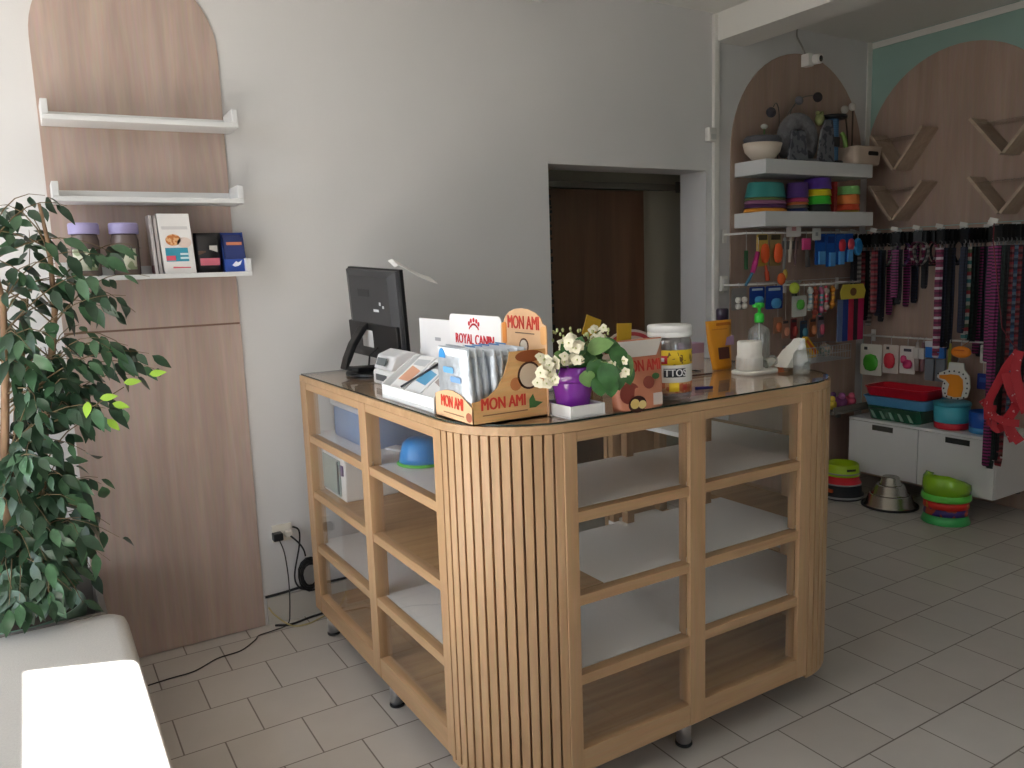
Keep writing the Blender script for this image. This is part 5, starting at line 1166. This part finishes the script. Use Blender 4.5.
STY = {
 'pinkdot': ('pink and white dotted', bands('web_pinkdot', [(124, 32, 72), (190, 180, 184), (124, 32, 72), (80, 22, 52)], .06)),
 'navy': ('dark navy', bands('web_navy', [(30, 34, 48), (36, 42, 62)], .02)),
 'patchwork': ('white, teal and red patterned', bands('web_patch', [(196, 190, 180), (70, 130, 130), (190, 186, 180), (170, 60, 70), (90, 110, 84)], .11)),
 'magenta': ('magenta and black striped', bands('web_magenta', [(132, 34, 98), (44, 20, 42)], .018)),
 'green': ('dark green', bands('web_green', [(34, 54, 50), (28, 44, 42)], .03)),
 'coral': ('coral red patterned', bands('web_coral', [(150, 52, 62), (84, 36, 44), (130, 84, 86)], .04)),
 'blue': ('blue grey patterned', bands('web_blue', [(50, 84, 120), (40, 54, 80), (96, 120, 140)], .05)),
 'black': ('plain black', bands('web_black', [(26, 26, 30), (34, 34, 38)], .02)),
 'purple': ('purple patterned', bands('web_purple', [(84, 44, 110), (40, 30, 60), (120, 70, 130)], .035)),
 'ivory': ('ivory and grey', bands('web_ivory', [(176, 172, 164), (110, 108, 106)], .03)),
}
proto = {}
def leash_proto(sty, Ln):
    key = (sty, round(Ln, 2))
    if key in proto: return proto[key], True
    t = thing('dog_leash', 'leash', 'leash', (0, 0, 0))
    m = STY[sty][1]; zt = -.085
    MB().obox((0, 0, -.028), (.004, .052, .088), Matrix.Rotation(.25, 3, 'Z')).build('hang_card', C(22, 24, 24), t, local=True)
    MB().lathe([(.011, -.004), (.015, 0), (.011, .004)], (0, 0, -.066), 12, caps=False, M=Matrix.Rotation(pi/2, 3, 'Y')).tube([(0, 0, -.08), (0, 0, -.098)], .005, 6).build('clip', C(150, 150, 152, .3, metal=.8), t, local=True)
    s_ = MB()
    for dx, L_ in ((-.007, Ln), (.007, Ln*.96)):
        s_.strip([(dx, .0, -.095), (dx*1.4, .002, -.095-L_*.33), (dx*1.2, -.002, -.095-L_*.66), (dx, 0, -.095-L_)], (-.55, 1, 0), .029, .003)
    s_.strip([(-.007, 0, -.094-Ln), (0, 0, -.103-Ln), (.007, 0, -.094-Ln*.97)], (-.55, 1, 0), .029, .003)
    s_.build('webbing', m, t, local=True)
    proto[key] = t
    return t, False
def collar_proto(sty):
    key = ('collar', sty)
    if key in proto: return proto[key], True
    t = thing('dog_collar', 'collar', 'collar', (0, 0, 0))
    MB().obox((0, 0, -.022), (.004, .05, .076), Matrix.Rotation(.25, 3, 'Z')).build('hang_card', C(22, 24, 24), t, local=True)
    n = 22
    MB().strip([(.010*sin(2*pi*i/n*2), .044*sin(2*pi*i/n), -.125-.072*cos(2*pi*i/n)) for i in range(n+1)], (1, 0, 0), .022, .0035).build('band', STY[sty][1], t, local=True)
    MB().box(-.013, .013, -.012, .012, -.205, -.192).build('buckle', BLACK, t, .002, local=True)
    proto[key] = t
    return t, False
LAY = [ # per peg: (kind, style, length) from the wall outwards
 [('L', 'black', .42), ('L', 'ivory', .50), ('L', 'black', .46), ('L', 'coral', .44), ('L', 'ivory', .46), ('L', 'black', .40)],
 [('L', 'green', .36), ('L', 'magenta', .42), ('C', 'ivory', 0), ('L', 'black', .46), ('L', 'navy', .42), ('L', 'coral', .40)],
 [('L', 'navy', .34), ('C', 'magenta', 0), ('L', 'magenta', .36), ('C', 'purple', 0), ('L', 'black', .34), ('L', 'magenta', .30)],
 [('C', 'black', 0), ('C', 'coral', 0), ('C', 'pinkdot', 0), ('L', 'black', .24), ('C', 'ivory', 0), ('C', 'pinkdot', 0)],
 [('C', 'black', 0), ('C', 'navy', 0), ('L', 'navy', .62), ('L', 'black', .60), ('L', 'navy', .60), ('L', 'pinkdot', .66)],
 [('L', 'navy', .66), ('L', 'magenta', .64), ('L', 'black', .56), ('L', 'green', .55), ('L', 'patchwork', .54), ('L', 'navy', .50)],
 [('L', 'blue', .54), ('L', 'coral', .53), ('L', 'black', .54), ('L', 'green', .70), ('L', 'blue', .74), ('L', 'magenta', .66)],
 [('L', 'black', .54), ('L', 'purple', .53), ('L', 'blue', .54), ('L', 'black', .93), ('L', 'coral', .9), ('L', 'black', .92), ('L', 'navy', .92), ('L', 'coral', .9), ('L', 'blue', .92), ('L', 'coral', 1.22), ('L', 'black', 1.18), ('L', 'green', 1.22), ('L', 'magenta', 1.20)],
]
ORD2 = ORD+['ninth', 'tenth', 'eleventh', 'twelfth', 'thirteenth']
for pi_, row in enumerate(LAY):
    for k, (kind, sty, Ln) in enumerate(row):
        src, used = leash_proto(sty, Ln) if kind == 'L' else collar_proto(sty)
        o = copy_tree(src) if used else src
        x = 4.962-.0435*k
        o.location = (x, PEGS[pi_]+.001, 1.673)
        o.rotation_euler = (0, 0, random.uniform(-.2, .2)-.35) if kind == 'L' else (0, 0, random.uniform(-.12, .04))
        o['label'] = '%s %s, %s out from the wall on the %s leash peg' % (STY[sty][0], 'leash' if kind == 'L' else 'collar', ORD2[k], ORD[pi_])
        o['group'] = 'leashes and collars on the right wall'

# ------------------------------------------------------------------ carded goods low on the right wall (between leashes and cabinet)
t = thing('hanging_rail', 'white rail low on the right wall carrying brushes and gloves', 'rail', (XR-.02, 2.9, .985), 0)
MB().tube([(4.90, 2.42, 1.005), (4.90, 3.42, 1.005)], .006, 8).build('bar', WHITE, t)
for yy in (2.46, 3.38): MB().box(4.895, XR-.0095, yy-.008, yy+.008, .999, 1.011).box(XR-.017, XR-.0095, yy-.015, yy+.015, .96, 1.04).build('bracket', WHITE, t)
def cardR(lab, y0, y1, z0, z1, card, shapes, name='packaged_toy', cat='toy', x=4.87, group=None, hk=True):
    ym = (y0+y1)/2; w_, h_ = y1-y0, z1-z0
    t = thing(name, lab, cat, (x, ym, z0), 0, group)
    if card: MB().prism(rrect(-w_/2, w_/2, 0, h_, min(w_, h_)*.06, 2), (x, ym, z0), (0, -1, 0), Z, (.004, 0, 0)).build('card', C(*card), t)
    for nm, kind, a, b_, c_, d, col, dep in shapes:
        m = MB()
        if kind == 'e': m.lathe([(.0005, -.5), (.35, -.42), (.5, -.15), (.5, .15), (.35, .42), (.0005, .5)], (0, 0, 0), 18)
        else: m.box(-.5, .5, -.5, .5, -.5, .5)
        for v in m.v: v.x, v.y, v.z = x-dep*.5-.0005+v.x*dep, ym-a*w_+v.y*c_*w_, z0+(b_+v.z*d)*h_
        m.build(nm, C(*col), t, .0015 if kind == 'b' else 0)
    if hk: MB().tube([(x+.002, ym, z1-.004), (x+.002, ym, 1.01), (4.90, ym, 1.014)], .002, 5).build('hanging_hook', C(190, 190, 188), t)
    return t
cardR('white pack with a bright green oval brush, nearest the corner', 3.235, 3.395, .738, .95, (216, 212, 200), [('brush', 'e', .05, .42, .68, .56, (70, 170, 44), .03), ('logo', 'b', -.25, .86, .16, .1, (40, 40, 40), .001)])
cardR('white pack with a red oval brush beside the green one', 3.115, 3.225, .765, .955, (210, 200, 190), [('brush', 'e', .0, .45, .72, .56, (206, 54, 70), .03), ('logo', 'b', -.2, .88, .2, .1, (60, 60, 60), .001)])
cardR('white pack with a pink animal-shaped toy', 3.0, 3.105, .772, .955, (220, 216, 210), [('toy', 'e', .1, .36, .6, .34, (206, 56, 110), .03), ('toy', 'e', -.18, .52, .4, .3, (214, 70, 120), .025), ('logo', 'b', 0, .85, .5, .1, (70, 70, 80), .001)])
for i, (y, c_, lab) in enumerate(((2.985, (176, 166, 160), 'grey handled brush hanging right of the pink toy pack'), (2.945, (150, 110, 116), 'mauve handled brush hanging left of the blue pair'))):
    t = thing('pet_brush', lab, 'brush', (4.87, y, .80), 0, 'brushes low on the right wall')
    MB().tube([(4.868, y, .985), (4.862, y, .90), (4.866, y, .80)], [.009, .015, .012], 8).build('handle', C(*c_), t)
    MB().box(4.845, 4.866, y-.018, y+.018, .88, .95).build('head', C(206, 202, 196), t, .003)
    MB().tube([(4.868, y, .98), (4.872, y, 1.01), (4.90, y, 1.014)], .002, 5).build('hanging_hook', C(190, 190, 188), t)
for i, (y0, y1, lab) in enumerate(((2.862, 2.925, 'blue and white grooming tool with grey bristles, left of a pair'), (2.79, 2.855, 'blue and white grooming tool with grey bristles, right of a pair'))):
    cardR(lab, y0, y1, .745, 1.0, None, [('grip', 'b', 0, .78, .8, .4, (46, 120, 206), .025), ('mark', 'b', 0, .92, .9, .14, (222, 226, 230), .027), ('bristles', 'b', 0, .28, .9, .55, (120, 128, 136), .018)], 'grooming_tool', 'brush', group='blue grooming tools')
cardR('narrow yellow-green strip hanging right of the blue tools', 2.768, 2.785, .80, .99, (168, 168, 70), [('stripe', 'b', 0, .5, .4, .8, (140, 146, 60), .002)])
t = thing('orange_toy', 'orange round toy pouch hanging above the patterned glove', 'toy', (4.78, 2.655, .915))
MB().ball((4.78, 2.655, .952), .038, 0, 16, .7, 1.6, .95).build('body', C(232, 134, 36, .6), t)
MB().box(4.752, 4.758, 2.625, 2.685, .962, .968).build('seam', C(200, 100, 24), t)
MB().tube([(4.79, 2.655, .985), (4.89, 2.66, 1.014)], .002, 5).build('hanging_loop', C(200, 120, 40), t)
# white spotted glove pack with orange glove
t = thing('grooming_glove', 'white spotted glove card with an orange hand shape above the blue tub', 'glove', (4.77, 2.675, .66))
gl = [(-.075, .01), (-.04, -.0), (.03, .0), (.072, .02), (.088, .08), (.08, .15), (.05, .185), (.045, .225), (-.045, .225), (-.05, .18), (-.08, .165), (-.112, .15), (-.118, .125), (-.1, .112), (-.075, .105), (-.085, .06)]
MB().prism(gl, (4.77, 2.675, .662), (0, -1, 0), Z, (.012, 0, 0)).build('card', mat('glove_dots', (214, 214, 208), .7), t, .002)
MB().prism([(-.045, .02), (.0, .012), (.04, .02), (.05, .07), (.045, .125), (.02, .15), (-.03, .152), (-.06, .145), (-.1, .14), (-.098, .122), (-.06, .115), (-.035, .09), (-.045, .05)], (4.7695, 2.675, .662), (0, -1, 0), Z, (-.004, 0, 0)).build('glove_shape', C(232, 144, 30), t)
dm = MB()
for (a, b_) in ((-.06, .03), (-.05, .012), (-.02, .006), (.02, .006), (.055, .016), (.068, .045), (.072, .075), (.072, .105), (.062, .135), (.045, .158), (.02, .168), (-.01, .172), (-.04, .168), (-.07, .155), (-.108, .148), (-.066, .09), (-.07, .06)):
    dm.prism(ell(a, b_, .005, .006, 8), (4.7695, 2.675, .662), (0, -1, 0), Z, (-.001, 0, 0))
dm.build('dots', C(44, 44, 46), t)
MB().tube([(4.783, 2.675, .884), (4.84, 2.70, .90), (4.88, 2.71, 1.0), (4.895, 2.71, 1.014)], .002, 5).build('hanging_hook', C(190, 190, 188), t)
cardR('white and green toy pack hanging near the red harness', 2.468, 2.585, .885, .995, (214, 214, 206), [('toy', 'e', .05, .35, .6, .5, (40, 150, 100), .025), ('bow', 'e', -.2, .7, .5, .4, (190, 196, 186), .02)], x=4.86)
cardR('small red strip pack below the white and green one', 2.452, 2.557, .842, .873, (180, 50, 56), [('print', 'b', 0, .5, .7, .3, (150, 36, 44), .001)], x=4.89)
cardR('dark blue small pack hanging above the blue bowl', 2.535, 2.60, .725, .82, (32, 52, 130), [('print', 'b', 0, .6, .6, .3, (60, 90, 170), .001)], x=4.87)
# red harness hanging at the frame edge
t = thing('dog_harness', 'bright red dog harness hanging in loops at the right picture edge', 'harness', (4.420, 2.180, 0.495))
HR = blotch('harness_red', (168, 18, 34), (196, 150, 150), 45, .6, .72)
m = MB()
m.ribbon(smooth([(4.420, 2.150, 1.025), (4.410, 2.200, 0.945), (4.400, 2.240, 0.845), (4.390, 2.275, 0.745), (4.400, 2.280, 0.645)]), (-.87, -.46, .15), .058*.72, .008)
m.ribbon(smooth([(4.420, 2.150, 1.025), (4.410, 2.160, 0.925), (4.390, 2.120, 0.805), (4.400, 2.090, 0.705)]), (-.87, -.46, .15), .062*.72, .008)
m.ribbon(smooth([(4.410, 2.205, 0.905), (4.390, 2.170, 0.825), (4.400, 2.140, 0.745), (4.400, 2.180, 0.645), (4.400, 2.140, 0.545)]), (-.87, -.46, .15), .066*.72, .008)
m.ribbon(smooth([(4.400, 2.290, 0.705), (4.390, 2.240, 0.665), (4.390, 2.180, 0.645), (4.400, 2.120, 0.645)]), (-.87, -.46, .15), .054*.72, .008)
m.ribbon(smooth([(4.400, 2.320, 0.745), (4.390, 2.280, 0.710), (4.400, 2.260, 0.645)]), (-.87, -.46, .15), .046*.72, .008)
m.ribbon(smooth([(4.400, 2.180, 0.645), (4.390, 2.150, 0.595), (4.400, 2.110, 0.545)]), (-.87, -.46, .15), .068*.72, .008)
m.ribbon(smooth([(4.400, 2.260, 0.725), (4.395, 2.260, 0.645), (4.400, 2.230, 0.595), (4.400, 2.200, 0.625)]), (-.87, -.46, .15), .054*.72, .008)
m.build('webbing', HR, t)
MB().box(4.385, 4.405, 2.255, 2.285, .61, .645).build('buckle', C(150, 20, 36), t, .003)
MB().tube([(4.420, 2.150, 1.020), (4.400, 2.180, 1.065), (4.392, 2.230, 1.145), (4.392, 2.299, 1.595), (4.392, 2.300, 1.690)], .003, 6).build('hanging_loop', C(110, 30, 40), t)
# ------------------------------------------------------------------ white drawer cabinet and what stands on it
CX0, CX1, CY0, CY1, CZ0, CZ1 = 4.58, XR-.01, 2.325, 3.262, .138, .498
t = thing('drawer_cabinet', 'low white two-drawer cabinet against the right wall', 'cabinet', (4.79, 2.83, 0))
MB().box(CX0+.02, CX1, CY0, CY1, CZ0, CZ1-.018).build('carcass', SHELFW, t, .001)
MB().box(CX0, CX1, CY0, CY1, CZ1-.0175, CZ1).build('top', SHELFW, t, .0015)
for i, (y0, y1) in enumerate(((2.783, 3.260), (2.327, 2.779))):
    d = MB().box(CX0, CX0+.0195, y0, y1, CZ0+.002, CZ1-.0205).build('drawer', SHELFW, t, .0015)
    ym = 3.02 if i == 0 else 2.54
    MB().box(CX0-.0012, CX0-.0002, ym-.072, ym+.072, .432, .466).build('handle_slot', C(40, 42, 40), d)
MB().box(CX1-.03, CX1, CY0+.05, CY1-.05, CZ0-.04, CZ0-.0005).build('wall_rail', C(60, 58, 56), t)
CT = CZ1+.0005
def tray(lab, x0, x1, y0, y1, z0, h, m, name='litter_tray', flare=.02, lidded=False):
    t = thing(name, lab, 'tray', ((x0+x1)/2, (y0+y1)/2, z0), 0, 'stacked trays on the cabinet')
    def rg(k, z, r=.04): return [(x, y, z0+z) for x, y in rrect(x0+k, x1-k, y0+k, y1-k, r, 5)]
    MB().loft([rg(flare, 0), rg(flare*.9, .004), rg(.004, h-.008), rg(0, h-.006), rg(0, h), rg(.01, h), rg(.012, h-.006), rg(flare+.006, .008)], 0, True, True).build('tray_body', m, t)
    return t
tray('dark green wrapped tray at the bottom of the stack on the cabinet', 4.60, 4.86, 2.79, 3.17, CT, .088, mat('tray_green', (24, 84, 58), .2, coat=.6))
t_ = bpy.context.scene.objects
gw = MB()  # pale strips painted as diagonal highlights on the plastic wrap
for i in range(5): gw.prism([(0, 0), (.022, 0), (-.03, .07), (-.046, .07)], (4.6045-.0, 3.10-.062*i, CT+.012), (0, -1, 0), (.10, 0, 1), (-.0008, 0, 0))
gw.build('film_highlights', C(120, 160, 140, .3), [o for o in COL.objects if o.get('label', '').startswith('dark green wrapped')][0])
tray('light blue tray in the middle of the stack on the cabinet', 4.60, 4.86, 2.755, 3.195, CT+.0885, .062, C(92, 160, 206, .3))
tray('red tray on top of the stack on the cabinet', 4.605, 4.86, 2.76, 3.19, CT+.151, .062, C(196, 30, 48, .3))
t = thing('food_tub', 'red round bowl under the turquoise tub on the cabinet', 'tub', (4.72, 2.69, CT))
MB().lathe([(.088, 0), (.094, .004), (.097, .038), (.094, .04), (.0005, .04)], (4.70, 2.648, CT), 32).build('tub_wall', C(196, 34, 52, .35), t)
t = thing('food_tub', 'turquoise round tub standing on a red bowl on the cabinet', 'tub', (4.72, 2.69, CT+.0405))
MB().lathe([(.094, 0), (.097, .004), (.10, .10), (.0005, .10)], (4.70, 2.648, CT+.0405), 32).build('tub_wall', C(70, 170, 190, .35), t)
MB().lathe([(.103, .1005), (.104, .104), (.104, .116), (.098, .122), (.0005, .122)], (4.70, 2.648, CT+.0405), 32).build('lid', C(54, 140, 160, .35), t)
t = thing('pet_bowl', 'deep blue round bowl with a light blue foot on the cabinet', 'bowl', (4.70, 2.495, CT))
MB().lathe([(.066, .0), (.072, .004), (.073, .034), (.070, .0345), (.0005, .0345)], (4.70, 2.462, CT), 32).build('foot_ring', C(74, 150, 206, .35), t)
MB().lathe([(.070, .0348), (.073, .04), (.076, .125), (.072, .128), (.066, .06), (.0005, .05)], (4.70, 2.462, CT), 32).build('bowl_wall', C(28, 84, 176, .35), t)

# ------------------------------------------------------------------ bowl stacks on the floor
def fb(lab, c, prof, m, z0, group, sx=1, sy=1, extra=None, name='pet_bowl'):
    t = thing(name, lab, 'bowl', (c[0], c[1], z0), 0, group)
    MB().lathe(prof, (c[0], c[1], z0), 36, 0, True, None, sx, sy).build('bowl_wall', m, t)
    if extra: extra(t)
    return t
g1 = 'dark and coloured bowls beside the counter'
c1 = (4.405, 3.178)
def ring(t, r0, r1, z0, z1, c, m, nm='rim'): MB().lathe([(r0, z0), (r1, z0+.001), (r1, z1-.001), (r0, z1)], (c[0], c[1], z0*0+t.location.z), 36, caps=False).build(nm, m, t)
GRB = C(150, 150, 150, .4)
def ex_black(t):
    ring(t, .135, .1375, .012, .026, c1, GRB)
    MB().box(4.272, 4.285, 3.153, 3.243, .052, .072).build('print', C(190, 84, 40), t)
fb('black bowl with grey rim at the bottom of the stack beside the counter', c1, [(.125, 0), (.135, .004), (.135, .03), (.122, .034), (.118, .092), (.0005, .092)], C(26, 30, 36, .35), 0, g1, extra=ex_black)
def ex_red(t): ring(t, .118, .1205, .002, .012, c1, GRB)
fb('red bowl with grey rim in the middle of the stack beside the counter', c1, [(.112, 0), (.118, .002), (.118, .014), (.11, .018), (.10, .056), (.0005, .056)], C(206, 40, 54, .35), .0925, g1, extra=ex_red)
def ex_lime(t):
    ring(t, .108, .1105, .014, .024, c1, GRB)
    MB().prism([(-.03, -.007), (.03, -.007), (.03, .007), (-.03, .007)], (4.36, 3.079, .0925+.0565+.05), (.9, -.4, 0), Z, (-.0, -.001, 0)).build('print', C(40, 44, 30), t)
fb('lime green bowl on top of the stack beside the counter', c1, [(.10, 0), (.108, .002), (.108, .014), (.104, .024), (.10, .072), (.092, .078), (.085, .04), (.0005, .03)], C(166, 200, 32, .35), .0925+.0565, g1, extra=ex_lime)
g2 = 'upturned steel bowls'
c2 = (4.465, 2.878)
def ex_b(t): MB().lathe([(.160, 0), (.166, .002), (.166, .012), (.160, .015)], (c2[0], c2[1], 0), 40, caps=False).build('rubber_ring', BLACK, t)
fb('large upturned steel bowl with black rubber ring, bottom of the steel stack', c2, [(.160, .001), (.161, .012), (.140, .020), (.122, .076), (.116, .08), (.0005, .08)], STEEL, 0, g2, extra=ex_b)
fb('middle upturned steel bowl in the steel stack', c2, [(.112, 0), (.112, .004), (.098, .010), (.082, .052), (.077, .056), (.0005, .056)], STEEL, .0806, g2)
fb('smallest upturned steel bowl on top of the steel stack', c2, [(.066, 0), (.066, .004), (.058, .008), (.050, .046), (.045, .05), (.0005, .05)], STEEL, .1372, g2)
g3 = 'green and red bowls in front of the cabinet'
c3 = (4.447, 2.515)
fb('bright green flared bowl at the bottom of the stack before the cabinet', c3, [(.126, 0), (.130, .004), (.116, .045), (.112, .05), (.0005, .05)], C(64, 176, 96, .35), 0, g3)
fb('blue and violet patterned bowl in the stack before the cabinet', c3, [(.110, 0), (.118, .002), (.112, .038), (.108, .04), (.0005, .04)], blotch('bowl_pattern', (60, 44, 120), (176, 76, 50), 16, .4, .53), .0505, g3)
fb('red bowl with yellow marks in the stack before the cabinet', c3, [(.110, 0), (.120, .002), (.118, .036), (.112, .04), (.0005, .04)], blotch('bowl_red', (206, 40, 34), (206, 150, 50), 14, .4, .62), .0908, g3)
t = thing('hooded_feeder', 'lime green feeding bowl with a raised clear hood on top of the stack', 'bowl', (c3[0], c3[1], .1312))
MB().lathe([(.105, .0006), (.128, .006), (.132, .014), (.128, .04), (.122, .046), (.112, .04), (.10, .014), (.0005, .012)], (c3[0], c3[1], .1312), 36).build('bowl_wall', C(96, 196, 70, .3), t)
m = MB(); rgs = []; n = 22
for k, (zz, rr) in enumerate(((.040, .124), (.09, .129), (.135, .125), (.162, .108))):
    rgs.append([(c3[0]+rr*cos(RAD(70+225*i/n)), c3[1]+rr*sin(RAD(70+225*i/n)), .1312+zz-(.055*max(0, abs(i/n-.42)*2-.45)*(k/3)*1.4)) for i in range(n+1)])
m.loft(rgs, 0, False, True, False)
o = m.build('hood', mat('lime_clear', (150, 206, 40), .2, trans=.25, coat=.3), t); sd_ = o.modifiers.new('thick', 'SOLIDIFY'); sd_.thickness = .005
MB().ball((c3[0]+.01, c3[1]-.02, .1312+.034), .045, 0, 16, 1.2, 1, .45).build('filling', blotch('gold_packet', (176, 146, 84), (84, 60, 40), 40, .4, .5), t)

# ------------------------------------------------------------------ light
W = bpy.data.worlds.new('daylight'); S.world = W; W.use_nodes = True
nt = W.node_tree; bg = nt.nodes['Background']
tc = nt.nodes.new('ShaderNodeTexCoord'); sp = nt.nodes.new('ShaderNodeSeparateXYZ'); cr = nt.nodes.new('ShaderNodeValToRGB')
mr = nt.nodes.new('ShaderNodeMapRange'); mr.inputs['From Min'].default_value = -1
nt.links.new(tc.outputs['Generated'], sp.inputs[0]); nt.links.new(sp.outputs['Z'], mr.inputs['Value']); nt.links.new(mr.outputs['Result'], cr.inputs['Fac']); nt.links.new(cr.outputs['Color'], bg.inputs['Color'])
cr.color_ramp.elements[0].position = .46; cr.color_ramp.elements[0].color = (.42, .40, .37, 1)
cr.color_ramp.elements[1].position = .53; cr.color_ramp.elements[1].color = (.86, .95, 1.06, 1)
bg.inputs['Strength'].default_value = 1.0
sun = bpy.data.lights.new('sun', 'SUN'); sun.energy = 14; sun.angle = .0093; sun.color = (1, .98, .95)
so = bpy.data.objects.new('sun', sun); COL.objects.link(so)
el = math.atan(1.2*.9267)
dv = Vector((.9267*cos(el), -.3758*cos(el), -sin(el)))
so.rotation_euler = dv.to_track_quat('-Z', 'Y').to_euler(); so.location = (-6, 5, 8)
def portal(name, c, sx, sy, rot):
    l = bpy.data.lights.new(name, 'AREA'); l.shape = 'RECTANGLE'; l.size = sx; l.size_y = sy; l.cycles.is_portal = True
    o = bpy.data.objects.new(name, l); COL.objects.link(o); o.location = c; o.rotation_euler = rot
portal('window_portal', (XL-.13, (WY0+WY1)/2, (WZ0+WZ1)/2), WZ1-WZ0, WY1-WY0, (0, -pi/2, 0))
portal('shopfront_portal', ((FX0+FX1)/2, YF-.13, (FZ0+FZ1)/2), FX1-FX0, FZ1-FZ0, (pi/2, 0, 0))
S.view_settings.view_transform = 'Standard'; S.view_settings.look = 'None'; S.view_settings.gamma = 1; S.view_settings.use_curve_mapping = False
S.view_settings.exposure = 2.25
S.cycles.use_denoising = True
S.cycles.max_bounces = 10; S.cycles.diffuse_bounces = 6; S.cycles.glossy_bounces = 5; S.cycles.transparent_max_bounces = 32
S.cycles.caustics_reflective = False; S.cycles.caustics_refractive = False
S.cycles.sample_clamp_indirect = 6
for o in proto.values():
    pass
